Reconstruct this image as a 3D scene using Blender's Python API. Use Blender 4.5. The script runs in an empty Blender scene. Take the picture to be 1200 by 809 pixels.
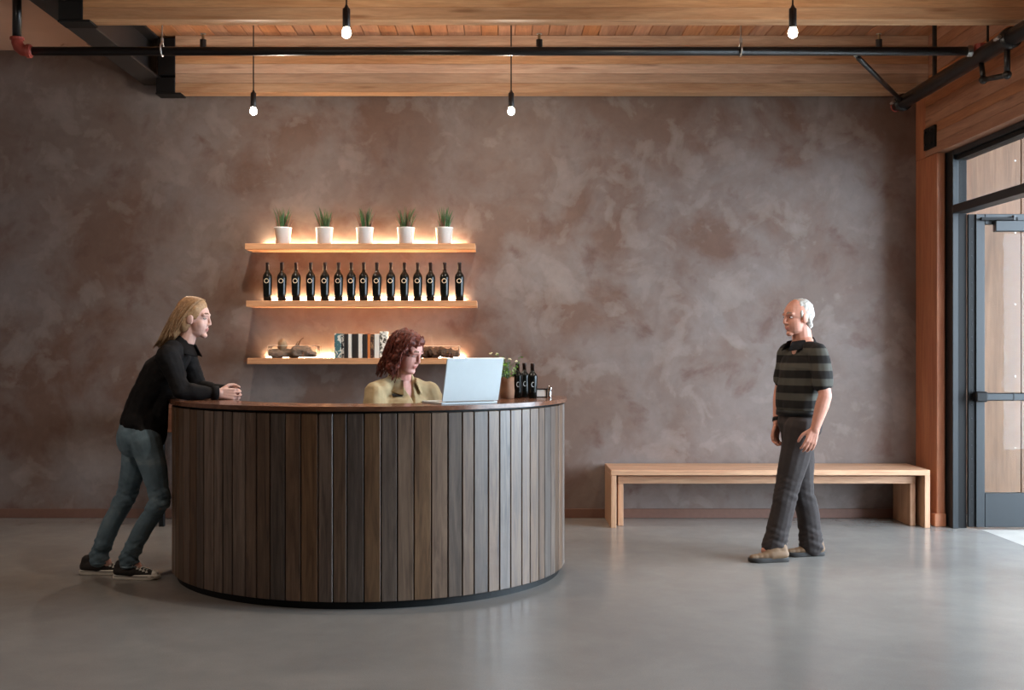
import bpy, bmesh, math, random
import numpy as np
from mathutils import Vector, Matrix, Euler, noise

random.seed(7)
scene = bpy.context.scene
COL = scene.collection
F, CXP, CYP, H = 1350.0, 582.0, 406.0, 1.40      # focal length (px of a 1200 wide frame), vanishing point, eye height

# ------------------------------------------------------------------ camera
cam = bpy.data.cameras.new('camera')
cam.sensor_width = 36.0
cam.lens = F / 1200 * 36
cam.shift_x = (600 - CXP) / 1200
cam.shift_y = (CYP - 404.5) / 1200
cam.clip_end = 200
cam_o = bpy.data.objects.new('camera', cam)
COL.objects.link(cam_o)
cam_o.location = (0, 0, H)
cam_o.rotation_euler = (math.pi / 2, 0, 0)
scene.camera = cam_o

# ------------------------------------------------------------------ world, daylight, exposure
world = bpy.data.worlds.new('sky')
scene.world = world
world.use_nodes = True
bgn = world.node_tree.nodes['Background']
bgn.inputs[0].default_value = (0.68, 0.84, 1.0, 1)
bgn.inputs[1].default_value = 21.0

def portal(name, loc, rot, sx, sy):
    l = bpy.data.lights.new(name, 'AREA')
    l.shape = 'RECTANGLE'
    l.size, l.size_y = sx, sy
    l.cycles.is_portal = True
    o = bpy.data.objects.new(name, l)
    COL.objects.link(o)
    o.location, o.rotation_euler = loc, rot
portal('daylight_portal', (3.72, 6.25, 1.46), (0, math.pi / 2, 0), 2.88, 5.25)

LAMP_W, LAMP_DOWN = 17.0, 46.0      # watts of each pendant lamp: all round, and from an added spot aimed downwards
LED = 140.0             # strength of the shelf light strips
scene.view_settings.view_transform = 'Standard'
scene.view_settings.look = 'None'
scene.view_settings.gamma = 1
scene.view_settings.use_curve_mapping = False
scene.view_settings.exposure = 0.0

# ------------------------------------------------------------------ material helpers
def nt(name):
    m = bpy.data.materials.new(name)
    m.use_nodes = True
    t = m.node_tree
    return m, t, t.nodes['Principled BSDF']

def rgb(r, g, b):                       # sRGB 0-255 to linear
    f = lambda c: (c / 255 / 12.92) if c / 255 <= 0.04045 else ((c / 255 + 0.055) / 1.055) ** 2.4
    return (f(r), f(g), f(b), 1)

def ramp(t, stops):
    n = t.nodes.new('ShaderNodeValToRGB')
    while len(n.color_ramp.elements) < len(stops):
        n.color_ramp.elements.new(0.5)
    for e, (p, c) in zip(n.color_ramp.elements, stops):
        e.position, e.color = p, c
    return n

def noise_node(t, vec, scale, detail=4, rough=0.55, dist=0.0):
    n = t.nodes.new('ShaderNodeTexNoise')
    n.inputs['Scale'].default_value = scale
    n.inputs['Detail'].default_value = detail
    n.inputs['Roughness'].default_value = rough
    n.inputs['Distortion'].default_value = dist
    if vec: t.links.new(vec, n.inputs['Vector'])
    return n

def mixc(t, a, b, fac, mode='MIX'):
    n = t.nodes.new('ShaderNodeMix')
    n.data_type = 'RGBA'
    n.blend_type = mode
    for s, v in ((n.inputs[0], fac), (n.inputs[6], a), (n.inputs[7], b)):
        if hasattr(v, 'is_linked'): t.links.new(v, s)
        else: s.default_value = v
    return n.outputs[2]

def bump(t, b, h, strength, dist=0.01):
    n = t.nodes.new('ShaderNodeBump')
    n.inputs['Strength'].default_value = strength
    n.inputs['Distance'].default_value = dist
    t.links.new(h, n.inputs['Height'])
    t.links.new(n.outputs[0], b.inputs['Normal'])

def shifted_coords(t, amount=23.0):
    tc = t.nodes.new('ShaderNodeTexCoord')
    oi = t.nodes.new('ShaderNodeObjectInfo')
    mu = t.nodes.new('ShaderNodeMath'); mu.operation = 'MULTIPLY'; mu.inputs[1].default_value = amount
    t.links.new(oi.outputs['Random'], mu.inputs[0])
    va = t.nodes.new('ShaderNodeVectorMath'); va.operation = 'ADD'
    t.links.new(tc.outputs['Object'], va.inputs[0])
    t.links.new(mu.outputs[0], va.inputs[1])
    return va.outputs[0], oi.outputs['Random']

def plain(name, col, rough=0.5, metal=0.0, var=0.06, scale=30, bmp=0.0, spec=0.5, coat=0.0):
    m, t, b = nt(name)
    v, r = shifted_coords(t)
    n = noise_node(t, v, scale)
    lo = tuple(c * (1 - var) for c in col[:3]) + (1,)
    hi = tuple(min(1, c * (1 + var)) for c in col[:3]) + (1,)
    rp = ramp(t, [(0.3, lo), (0.7, hi)])
    t.links.new(n.outputs[0], rp.inputs[0])
    t.links.new(rp.outputs[0], b.inputs['Base Color'])
    b.inputs['Roughness'].default_value = rough
    b.inputs['Metallic'].default_value = metal
    b.inputs['Specular IOR Level'].default_value = spec
    b.inputs['Coat Weight'].default_value = coat
    if bmp: bump(t, b, n.outputs[0], bmp, 0.004)
    return m

def wood(name, dark, light, axis, rough=0.5, rnd=0.2, fine=1.0, knots=False, hue=0.0, spec=0.4):
    m, t, b = nt(name)
    v, r = shifted_coords(t)
    mp = t.nodes.new('ShaderNodeMapping')
    sc = [9.0 * fine] * 3
    sc['xyz'.index(axis)] = 0.7 * fine
    mp.inputs['Scale'].default_value = sc
    t.links.new(v, mp.inputs[0])
    n1 = noise_node(t, mp.outputs[0], 2.0, 6, 0.6, 1.2)
    n2 = noise_node(t, mp.outputs[0], 9.0, 5, 0.7, 0.3)
    rp = ramp(t, [(0.28, dark), (0.5, tuple((a + c) / 2 for a, c in zip(dark, light))), (0.72, light)])
    t.links.new(n1.outputs[0], rp.inputs[0])
    g = ramp(t, [(0.35, (0.72, 0.72, 0.72, 1)), (0.6, (1, 1, 1, 1))])
    t.links.new(n2.outputs[0], g.inputs[0])
    c = mixc(t, rp.outputs[0], g.outputs[0], 0.7, 'MULTIPLY')
    if knots:
        vo = t.nodes.new('ShaderNodeTexVoronoi')
        mk = t.nodes.new('ShaderNodeMapping')
        s2 = [14.0] * 3; s2['xyz'.index(axis)] = 1.6
        mk.inputs['Scale'].default_value = s2
        t.links.new(v, mk.inputs[0]); t.links.new(mk.outputs[0], vo.inputs['Vector'])
        vo.inputs['Scale'].default_value = 0.8
        kr = ramp(t, [(0.05, (0.35, 0.25, 0.2, 1)), (0.16, (1, 1, 1, 1))])
        t.links.new(vo.outputs['Distance'], kr.inputs[0])
        c = mixc(t, c, kr.outputs[0], 0.6, 'MULTIPLY')
    hs = t.nodes.new('ShaderNodeHueSaturation')
    mr = t.nodes.new('ShaderNodeMapRange')
    mr.inputs['To Min'].default_value, mr.inputs['To Max'].default_value = 1 - rnd, 1 + rnd
    t.links.new(r, mr.inputs[0]); t.links.new(mr.outputs[0], hs.inputs['Value'])
    if hue:
        m2 = t.nodes.new('ShaderNodeMath'); m2.operation = 'MULTIPLY'; m2.inputs[1].default_value = 7.31
        m3 = t.nodes.new('ShaderNodeMath'); m3.operation = 'FRACT'
        m4 = t.nodes.new('ShaderNodeMapRange')
        m4.inputs['To Min'].default_value, m4.inputs['To Max'].default_value = 1 - hue, 1 + hue
        t.links.new(r, m2.inputs[0]); t.links.new(m2.outputs[0], m3.inputs[0]); t.links.new(m3.outputs[0], m4.inputs[0])
        t.links.new(m4.outputs[0], hs.inputs['Saturation'])
    t.links.new(c, hs.inputs['Color'])
    t.links.new(hs.outputs[0], b.inputs['Base Color'])
    b.inputs['Roughness'].default_value = rough
    b.inputs['Specular IOR Level'].default_value = spec
    bump(t, b, n2.outputs[0], 0.25, 0.002)
    return m

M = {}
def build_materials():
    # trowelled pigment plaster
    m, t, b = nt('plaster'); M['plaster'] = m
    tc = t.nodes.new('ShaderNodeTexCoord')
    v = tc.outputs['Object']
    n1 = noise_node(t, v, 0.42, 3, 0.5, 0.3)
    n2 = noise_node(t, v, 1.35, 9, 0.60, 0.3)
    n3 = noise_node(t, v, 3.0, 9, 0.58, 0.4)
    n4 = noise_node(t, v, 9.0, 6, 0.7, 0.6)
    base = ramp(t, [(0.34, rgb(106, 78, 64)), (0.5, rgb(115, 91, 79)), (0.66, rgb(119, 104, 96))])
    t.links.new(n1.outputs[0], base.inputs[0])
    pat = ramp(t, [(0.44, (0, 0, 0, 1)), (0.54, (0.55, 0.55, 0.55, 1)), (0.66, (1, 1, 1, 1))])
    t.links.new(n2.outputs[0], pat.inputs[0])
    c1 = mixc(t, base.outputs[0], rgb(130, 117, 111), pat.outputs[0])
    p3 = ramp(t, [(0.55, (0, 0, 0, 1)), (0.59, (0.32, 0.32, 0.32, 1)), (0.72, (0.65, 0.65, 0.65, 1))])
    t.links.new(n3.outputs[0], p3.inputs[0])
    c2 = mixc(t, c1, rgb(145, 131, 123), p3.outputs[0])
    p5 = ramp(t, [(0.30, (0.75, 0.75, 0.75, 1)), (0.43, (0, 0, 0, 1))])
    t.links.new(n3.outputs[0], p5.inputs[0])
    c3 = mixc(t, c2, rgb(101, 73, 62), p5.outputs[0])
    p4 = ramp(t, [(0.3, (0.9, 0.9, 0.9, 1)), (0.7, (1.07, 1.07, 1.07, 1))])
    t.links.new(n4.outputs[0], p4.inputs[0])
    c4 = mixc(t, c3, p4.outputs[0], 1.0, 'MULTIPLY')
    t.links.new(c4, b.inputs['Base Color'])
    rr = ramp(t, [(0.3, (0.42, 0.42, 0.42, 1)), (0.7, (0.62, 0.62, 0.62, 1))])
    t.links.new(n2.outputs[0], rr.inputs[0]); t.links.new(rr.outputs[0], b.inputs['Roughness'])
    b.inputs['Specular IOR Level'].default_value = 0.35
    bump(t, b, n3.outputs[0], 0.12, 0.006)
    # polished concrete
    m, t, b = nt('concrete'); M['concrete'] = m
    tc = t.nodes.new('ShaderNodeTexCoord'); v = tc.outputs['Object']
    n1 = noise_node(t, v, 0.55, 6, 0.6, 0.5)
    n2 = noise_node(t, v, 4.0, 8, 0.7, 0.4)
    n3 = noise_node(t, v, 160, 2, 0.5)
    base = ramp(t, [(0.3, rgb(127, 122, 117)), (0.5, rgb(138, 133, 127)), (0.7, rgb(150, 144, 137))])
    t.links.new(n1.outputs[0], base.inputs[0])
    p = ramp(t, [(0.3, (0.94, 0.94, 0.94, 1)), (0.7, (1.03, 1.03, 1.03, 1))])
    t.links.new(n2.outputs[0], p.inputs[0])
    q = ramp(t, [(0.35, (0.93, 0.93, 0.93, 1)), (0.65, (1.04, 1.04, 1.04, 1))])
    t.links.new(n3.outputs[0], q.inputs[0])
    c = mixc(t, mixc(t, base.outputs[0], p.outputs[0], 1.0, 'MULTIPLY'), q.outputs[0], 1.0, 'MULTIPLY')
    t.links.new(c, b.inputs['Base Color'])
    rr = ramp(t, [(0.3, (0.16, 0.16, 0.16, 1)), (0.7, (0.26, 0.26, 0.26, 1))])
    t.links.new(n2.outputs[0], rr.inputs[0]); t.links.new(rr.outputs[0], b.inputs['Roughness'])
    b.inputs['Specular IOR Level'].default_value = 0.42
    # woods
    M['plank'] = wood('weathered_walnut', rgb(68, 51, 41), rgb(126, 103, 85), 'z', 0.38, 0.32, 1.3, hue=0.4, spec=0.5)
    M['counter'] = wood('counter_walnut', rgb(92, 58, 42), rgb(132, 88, 64), 'x', 0.22, 0.05, 1.0, spec=0.5)
    M['glulam_x'] = wood('glulam_fir', rgb(172, 132, 104), rgb(206, 172, 142), 'x', 0.55, 0.22, 0.8, knots=True, hue=0.25)
    M['glulam_y'] = wood('glulam_fir_header', rgb(150, 96, 68), rgb(184, 130, 96), 'y', 0.55, 0.16, 0.8, knots=True, hue=0.12)
    M['post'] = wood('fir_post', rgb(160, 92, 62), rgb(190, 126, 90), 'z', 0.5, 0.05, 0.8)
    M['deck'] = wood('fir_decking', rgb(160, 104, 72), rgb(196, 142, 104), 'y', 0.6, 0.15, 0.8, hue=0.1)
    M['shelf'] = wood('oak_shelf', rgb(190, 132, 92), rgb(222, 166, 120), 'x', 0.45, 0.04, 1.0)
    M['bench'] = wood('oak_bench', rgb(186, 136, 104), rgb(218, 174, 138), 'x', 0.42, 0.05, 1.0)
    M['bench_leg'] = wood('oak_bench_leg', rgb(186, 136, 104), rgb(218, 174, 138), 'z', 0.42, 0.05, 1.0)
    M['ply'] = wood('cedar_panel', rgb(112, 82, 60), rgb(138, 104, 78), 'z', 0.55, 0.06, 0.6)
    M['console'] = wood('console_wood', rgb(92, 56, 40), rgb(128, 82, 58), 'x', 0.4, 0.05, 1.0)
    M['baseboard'] = plain('baseboard_paint', rgb(116, 82, 68), 0.5)
    M['gypsum'] = plain('warm_gypsum', rgb(196, 160, 142), 0.8, var=0.04, scale=4)
    # metals and plastics
    M['black_steel'] = plain('black_steel', rgb(34, 31, 30), 0.42, 0.0, 0.1, spec=0.5)
    M['girder'] = plain('painted_girder_steel', rgb(36, 32, 31), 0.5, 0.0, 0.1)
    M['frame'] = plain('dark_anodised_frame', rgb(27, 31, 34), 0.4, 0.1, 0.05)
    M['black'] = plain('black_paint', rgb(15, 14, 14), 0.55, spec=0.25)
    M['pipe'] = plain('black_pipe', rgb(30, 27, 26), 0.35, 0.2, 0.1)
    M['red_pipe'] = plain('red_primer_fitting', rgb(150, 62, 50), 0.5, 0.0, 0.1)
    M['zinc'] = plain('zinc_steel', rgb(180, 176, 170), 0.35, 0.9, 0.08)
    M['brass'] = plain('dull_brass', rgb(140, 116, 84), 0.4, 0.8, 0.1)
    M['chrome'] = plain('chrome', rgb(220, 220, 222), 0.12, 1.0, 0.02)
    M['white_ceramic'] = plain('white_ceramic', rgb(235, 232, 226), 0.25, 0, 0.02, coat=0.3)
    M['soil'] = plain('soil', rgb(52, 40, 32), 0.9, 0, 0.3, bmp=0.5)
    M['leaf'] = plain('spiky_leaf', rgb(62, 92, 48), 0.45, 0, 0.35, 40)
    M['leaf_red'] = plain('reddish_leaf', rgb(122, 82, 62), 0.5, 0, 0.3, 40)
    M['leaf_bright'] = plain('bright_leaf', rgb(112, 150, 46), 0.45, 0, 0.35, 25)
    M['flower'] = plain('cream_flower', rgb(240, 226, 180), 0.6, 0, 0.1)
    M['kraft'] = plain('kraft_paper', rgb(136, 96, 70), 0.8, 0, 0.12, 18, bmp=0.6)
    M['bottle'] = plain('dark_bottle_glass', rgb(15, 17, 14), 0.2, 0, 0.1, spec=0.28)
    M['foil'] = plain('dark_foil', rgb(46, 30, 24), 0.3, 0.3, 0.1)
    M['ring'] = plain('cream_print', rgb(232, 204, 170), 0.5, 0, 0.02)
    M['white_print'] = plain('white_print', rgb(230, 230, 230), 0.5, 0, 0.02)
    M['alu'] = plain('pale_aluminium', rgb(214, 222, 224), 0.42, 0.25, 0.01)
    M['screen'] = plain('dark_screen', rgb(20, 22, 26), 0.15)
    M['page'] = plain('book_pages', rgb(226, 214, 194), 0.8, 0, 0.05, 90)
    M['card'] = plain('white_card', rgb(236, 226, 218), 0.7, 0, 0.02)
    M['driftwood'] = plain('grey_driftwood', rgb(132, 116, 100), 0.85, 0, 0.3, 22, bmp=1.0)
    M['bark'] = plain('rough_bark', rgb(96, 74, 56), 0.9, 0, 0.4, 40, bmp=1.0)
    M['stone'] = plain('sandy_stone', rgb(160, 132, 100), 0.85, 0, 0.15, 40, bmp=0.5)
    M['concrete_out'] = plain('porch_concrete', rgb(160, 155, 148), 0.8, 0, 0.08, 6)
    # people
    def skin(name, c):
        m = plain(name, c, 0.5, 0, 0.06, 45)
        b = m.node_tree.nodes['Principled BSDF']
        b.inputs['Subsurface Weight'].default_value = 0.08
        b.inputs['Subsurface Radius'].default_value = (0.012, 0.005, 0.003)
        b.inputs['Subsurface Scale'].default_value = 0.5
        return m
    M['skin_a'] = skin('fair_skin', rgb(222, 176, 160))
    M['skin_b'] = skin('rosy_skin', rgb(220, 160, 146))
    M['skin_c'] = skin('tanned_skin', rgb(202, 142, 120))
    M['lip'] = plain('lips', rgb(194, 122, 112), 0.45)
    M['brow'] = plain('brow_hair', rgb(112, 80, 60), 0.7)
    M['brow_grey'] = plain('grey_brow_hair', rgb(120, 104, 94), 0.7)
    M['teeth'] = plain('teeth', rgb(230, 222, 212), 0.3)
    M['eye_white'] = plain('eye_white', rgb(212, 204, 198), 0.2)
    M['iris'] = plain('iris', rgb(46, 38, 34), 0.2)
    def hair(name, a, c):
        m, t, b = nt(name)
        tc = t.nodes.new('ShaderNodeTexCoord')
        n = noise_node(t, tc.outputs['Object'], 70, 3, 0.6)
        r = ramp(t, [(0.3, a), (0.7, c)])
        t.links.new(n.outputs[0], r.inputs[0]); t.links.new(r.outputs[0], b.inputs['Base Color'])
        b.inputs['Roughness'].default_value = 0.58
        return m
    M['hair_blond'] = hair('dark_blond_hair', rgb(146, 110, 76), rgb(188, 148, 106))
    M['hair_red'] = hair('auburn_hair', rgb(58, 22, 16), rgb(128, 58, 40))
    M['hair_grey'] = hair('grey_hair', rgb(150, 142, 132), rgb(206, 200, 192))
    M['black_cloth'] = plain('black_cotton', rgb(27, 25, 25), 0.85, 0, 0.25, 35, bmp=0.4, spec=0.2)
    M['khaki'] = plain('khaki_cotton', rgb(188, 166, 128), 0.85, 0, 0.08, 30, bmp=0.4, spec=0.2)
    M['dark_trouser'] = plain('charcoal_cotton', rgb(58, 51, 49), 0.85, 0, 0.12, 30, bmp=0.3, spec=0.2)
    M['canvas'] = plain('black_canvas', rgb(44, 40, 38), 0.8, 0, 0.15, 60)
    M['rubber'] = plain('cream_rubber', rgb(236, 230, 218), 0.6, 0, 0.04)
    M['lace'] = plain('white_lace', rgb(232, 226, 216), 0.8)
    M['tan_leather'] = plain('brown_suede', rgb(120, 92, 66), 0.7, 0, 0.15, 30)
    M['dark_rubber'] = plain('dark_rubber', rgb(40, 34, 30), 0.7)
    m, t, b = nt('blue_denim'); M['denim'] = m
    tc = t.nodes.new('ShaderNodeTexCoord')
    n = noise_node(t, tc.outputs['Object'], 5.0, 5, 0.6, 0.6); n2 = noise_node(t, tc.outputs['Object'], 90, 2)
    r = ramp(t, [(0.3, rgb(84, 104, 116)), (0.55, rgb(114, 136, 148)), (0.75, rgb(152, 170, 178))])
    t.links.new(n.outputs[0], r.inputs[0]); t.links.new(r.outputs[0], b.inputs['Base Color'])
    b.inputs['Roughness'].default_value = 0.85
    b.inputs['Specular IOR Level'].default_value = 0.2
    bump(t, b, n.outputs[0], 0.6, 0.012)
    # knitted polo with broad stripes
    m, t, b = nt('striped_knit'); M['stripes'] = m
    tc = t.nodes.new('ShaderNodeTexCoord')
    sx = t.nodes.new('ShaderNodeSeparateXYZ'); t.links.new(tc.outputs['Object'], sx.inputs[0])
    mu = t.nodes.new('ShaderNodeMath'); mu.operation = 'MULTIPLY'; mu.inputs[1].default_value = 2 * math.pi / 0.098
    si = t.nodes.new('ShaderNodeMath'); si.operation = 'SINE'
    t.links.new(sx.outputs[2], mu.inputs[0]); t.links.new(mu.outputs[0], si.inputs[0])
    r = ramp(t, [(0.45, rgb(34, 31, 29)), (0.62, rgb(78, 75, 68))])
    mr = t.nodes.new('ShaderNodeMapRange'); mr.inputs['From Min'].default_value = -1
    t.links.new(si.outputs[0], mr.inputs[0]); t.links.new(mr.outputs[0], r.inputs[0])
    t.links.new(r.outputs[0], b.inputs['Base Color']); b.inputs['Roughness'].default_value = 0.85
    b.inputs['Specular IOR Level'].default_value = 0.2
    # glass
    def glass(name, tint, ior=1.45):
        m = bpy.data.materials.new(name); m.use_nodes = True; t = m.node_tree
        for n in list(t.nodes): t.nodes.remove(n)
        o = t.nodes.new('ShaderNodeOutputMaterial'); mx = t.nodes.new('ShaderNodeMixShader')
        tr = t.nodes.new('ShaderNodeBsdfTransparent'); gl = t.nodes.new('ShaderNodeBsdfGlossy'); fr = t.nodes.new('ShaderNodeFresnel')
        tr.inputs[0].default_value = tint; gl.inputs['Roughness'].default_value = 0.02; fr.inputs[0].default_value = ior
        ge = t.nodes.new('ShaderNodeNewGeometry'); mr = t.nodes.new('ShaderNodeMapRange')       # same pane reflectance on both of its faces
        mr.inputs['To Min'].default_value, mr.inputs['To Max'].default_value = ior, 1 / ior
        t.links.new(ge.outputs['Backfacing'], mr.inputs[0]); t.links.new(mr.outputs[0], fr.inputs[0])
        t.links.new(fr.outputs[0], mx.inputs[0]); t.links.new(tr.outputs[0], mx.inputs[1]); t.links.new(gl.outputs[0], mx.inputs[2])
        t.links.new(mx.outputs[0], o.inputs[0])
        return m
    M['glass'] = glass('low_reflection_window_glass', (0.95, 0.96, 0.96, 1), 1.17)
    M['edge_glow_paint'] = plain('edge_glow_white', rgb(235, 225, 210), 0.6); M['edge_glow_paint'].node_tree.nodes['Principled BSDF'].inputs['Transmission Weight'].default_value = 0.6  # white that imitates light caught in the acrylic edges
    M['acrylic'] = glass('clear_acrylic', (0.97, 0.97, 0.97, 1))
    def emit(name, col, s):
        m = bpy.data.materials.new(name); m.use_nodes = True; t = m.node_tree
        b = t.nodes['Principled BSDF']
        b.inputs['Base Color'].default_value = (0.9, 0.88, 0.8, 1)
        b.inputs['Emission Color'].default_value = col; b.inputs['Emission Strength'].default_value = s
        return m
    M['bulb'] = emit('lit_bulb', (1, 0.86, 0.66, 1), 60)
    M['led'] = emit('lit_led_strip', (1, 0.72, 0.44, 1), LED)
    for nm, c1, c2, sc in (('cover_a', rgb(70, 110, 112), rgb(220, 215, 200), 26), ('cover_b', rgb(28, 26, 26), rgb(190, 180, 165), 40),
                           ('cover_c', rgb(60, 36, 26), rgb(150, 112, 80), 40), ('cover_d', rgb(235, 228, 214), rgb(80, 74, 62), 34)):
        m, t, b = nt(nm); M[nm] = m
        v, r = shifted_coords(t)
        n = noise_node(t, v, sc, 2, 0.5, 1.0)
        rp = ramp(t, [(0.48, c1), (0.56, c2)])
        t.links.new(n.outputs[0], rp.inputs[0]); t.links.new(rp.outputs[0], b.inputs['Base Color'])
        b.inputs['Roughness'].default_value = 0.5
    M['cover_black'] = plain('black_cover', rgb(38, 32, 28), 0.5)
    M['cover_white'] = plain('white_cover', rgb(226, 220, 208), 0.5)
    M['cover_orange'] = plain('orange_cover', rgb(206, 118, 60), 0.5)
build_materials()

# ------------------------------------------------------------------ object helpers
WL = {}                                  # world location of every object (nothing that has children is rotated, except copies placed by hand)
def tag(o, label=None, cat=None, group=None, kind=None):
    if label: o['label'] = label
    if cat: o['category'] = cat
    if group: o['group'] = group
    if kind: o['kind'] = kind
    return o

def empty(name, loc, label=None, cat=None, group=None, kind=None):
    o = bpy.data.objects.new(name, None)
    o.empty_display_size = 0.1
    COL.objects.link(o)
    o.location = loc
    WL[o] = Vector(loc)
    return tag(o, label, cat, group, kind)

def place(o, world, parent=None):
    world = Vector(world)
    WL[o] = world
    if parent is not None:
        o.parent = parent
        o.location = world - WL[parent]
    else:
        o.location = world

def add(name, verts, faces, mat, parent=None, smooth=False, origin=None):
    """verts in world coordinates; origin defaults to the bottom centre of the box around them"""
    a = np.array([tuple(v) for v in verts], dtype=float)
    if origin is None:
        lo, hi = a.min(0), a.max(0)
        origin = ((lo[0] + hi[0]) / 2, (lo[1] + hi[1]) / 2, lo[2])
    a = a - np.array(origin)
    me = bpy.data.meshes.new(name)
    me.from_pydata([tuple(v) for v in a], [], [tuple(f) for f in faces])
    mats = mat if isinstance(mat, (list, tuple)) else [mat]
    for mm in mats: me.materials.append(M[mm])
    if smooth:
        me.polygons.foreach_set('use_smooth', [True] * len(me.polygons))
    me.update()
    o = bpy.data.objects.new(name, me)
    COL.objects.link(o)
    place(o, origin, parent)
    return o

class Geo:
    def __init__(s): s.v, s.f = [], []
    def put(s, v, f):
        n = len(s.v)
        s.v += [Vector(p) for p in v]
        s.f += [tuple(i + n for i in q) for q in f]
        return s
    def box(s, x0, x1, y0, y1, z0, z1, bev=0.0, mat=None):
        if bev <= 0:
            v = [(x, y, z) for z in (z0, z1) for y in (y0, y1) for x in (x0, x1)]
            f = [(0, 2, 3, 1), (4, 5, 7, 6), (0, 1, 5, 4), (2, 6, 7, 3), (0, 4, 6, 2), (1, 3, 7, 5)]
        else:
            bm = bmesh.new()
            bmesh.ops.create_cube(bm, size=1)
            for q in bm.verts:
                q.co = Vector(((q.co.x + .5) * (x1 - x0) + x0, (q.co.y + .5) * (y1 - y0) + y0, (q.co.z + .5) * (z1 - z0) + z0))
            bmesh.ops.bevel(bm, geom=list(bm.edges), offset=bev, segments=1, affect='EDGES')
            bm.verts.index_update()
            v = [q.co.copy() for q in bm.verts]
            f = [[q.index for q in p.verts] for p in bm.faces]
            bm.free()
        if mat is not None: v = [mat @ Vector(p) for p in v]
        return s.put(v, f)
    def tube(s, pts, r, seg=10, cap=True):
        pts = [Vector(p) for p in pts]
        rs = r if isinstance(r, (list, tuple)) else [r] * len(pts)
        v, f = [], []
        d0 = (pts[1] - pts[0]).normalized()
        u = d0.cross(Vector((0, 0, 1)))
        if u.length < 1e-3: u = d0.cross(Vector((0, 1, 0)))
        u.normalize()
        for i, p in enumerate(pts):
            d = (pts[min(i + 1, len(pts) - 1)] - pts[max(i - 1, 0)]).normalized()
            u = (u - d * u.dot(d)).normalized()
            w = d.cross(u)
            for k in range(seg):
                a = 2 * math.pi * k / seg
                v.append(p + (u * math.cos(a) + w * math.sin(a)) * rs[i])
        for i in range(len(pts) - 1):
            for k in range(seg):
                k2 = (k + 1) % seg
                f.append((i * seg + k, i * seg + k2, (i + 1) * seg + k2, (i + 1) * seg + k))
        if cap:
            f.append(tuple(range(seg))[::-1])
            f.append(tuple((len(pts) - 1) * seg + k for k in range(seg)))
        return s.put(v, f)
    def lathe(s, prof, c=(0, 0, 0), seg=20):
        v, f = [], []
        c = Vector(c)
        for r, z in prof:
            for k in range(seg):
                a = 2 * math.pi * k / seg
                v.append(c + Vector((r * math.cos(a), r * math.sin(a), z)))
        for i in range(len(prof) - 1):
            for k in range(seg):
                k2 = (k + 1) % seg
                f.append((i * seg + k, i * seg + k2, (i + 1) * seg + k2, (i + 1) * seg + k))
        f.append(tuple(range(seg))[::-1])
        f.append(tuple((len(prof) - 1) * seg + k for k in range(seg)))
        return s.put(v, f)
    def ell(s, c, r, R=None, nu=16, nv=10):
        R = R or Matrix.Identity(3)
        c = Vector(c)
        v, f = [], []
        for j in range(1, nv):
            th = math.pi * j / nv
            for i in range(nu):
                ph = 2 * math.pi * i / nu
                v.append(c + R @ Vector((r[0] * math.sin(th) * math.cos(ph), r[1] * math.sin(th) * math.sin(ph), r[2] * math.cos(th))))
        for j in range(nv - 2):
            for i in range(nu):
                i2 = (i + 1) % nu
                f.append((j * nu + i, (j + 1) * nu + i, (j + 1) * nu + i2, j * nu + i2))
        f.append(tuple(range(nu)))
        f.append(tuple((nv - 2) * nu + i for i in range(nu))[::-1])
        return s.put(v, f)
    def cap(s, p0, r0, p1, r1, side=None, k=1.0, seg=14):
        """tapered capsule; widened by k along the direction 'side'"""
        p0, p1 = Vector(p0), Vector(p1)
        d = (p1 - p0)
        L = d.length
        d = d / L if L > 1e-6 else Vector((0, 0, 1))
        sd = Vector(side) if side is not None else (Vector((0, 1, 0)) if abs(d.y) < 0.9 else Vector((1, 0, 0)))
        u = (sd - d * sd.dot(d)).normalized()
        w = d.cross(u)
        v, f = [], []
        rings = []
        for a in (-80, -55, -28, 0): rings.append((p0 + d * r0 * math.sin(math.radians(a)), r0 * math.cos(math.radians(a))))
        for a in (0, 28, 55, 80): rings.append((p1 + d * r1 * math.sin(math.radians(a)), r1 * math.cos(math.radians(a))))
        for c, r in rings:
            for q in range(seg):
                a = 2 * math.pi * q / seg
                v.append(c + u * math.cos(a) * r * k + w * math.sin(a) * r)
        for i in range(len(rings) - 1):
            for q in range(seg):
                q2 = (q + 1) % seg
                f.append((i * seg + q, i * seg + q2, (i + 1) * seg + q2, (i + 1) * seg + q))
        f.append(tuple(range(seg))[::-1])
        f.append(tuple((len(rings) - 1) * seg + q for q in range(seg)))
        return s.put(v, f)
    def chain(s, pts, rs, side=None, k=1.0):
        ks = k if isinstance(k, (list, tuple)) else [k] * len(pts)
        for i in range(len(pts) - 1):
            s.cap(pts[i], rs[i], pts[i + 1], rs[i + 1], side, (ks[i] + ks[i + 1]) / 2)
        return s
    def build(s, name, mat, parent=None, smooth=False, origin=None):
        return add(name, s.v, s.f, mat, parent, smooth, origin)
    def remesh(s, name, mat, parent, voxel=0.006, smooth=4, disp=None, origin=None, keep=None, sculpt=None, paint=None):
        """one continuous skin over all the overlapping volumes"""
        me = bpy.data.meshes.new('tmp')
        me.from_pydata([tuple(p) for p in s.v], [], s.f)
        bm = bmesh.new(); bm.from_mesh(me)
        bmesh.ops.recalc_face_normals(bm, faces=bm.faces)
        bm.to_mesh(me); bm.free()
        o = bpy.data.objects.new('tmp', me)
        COL.objects.link(o)
        md = o.modifiers.new('r', 'REMESH'); md.mode = 'VOXEL'; md.voxel_size = voxel
        ms = o.modifiers.new('s', 'SMOOTH'); ms.factor = 0.5; ms.iterations = smooth
        dg = bpy.context.evaluated_depsgraph_get()
        dg.update()
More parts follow.
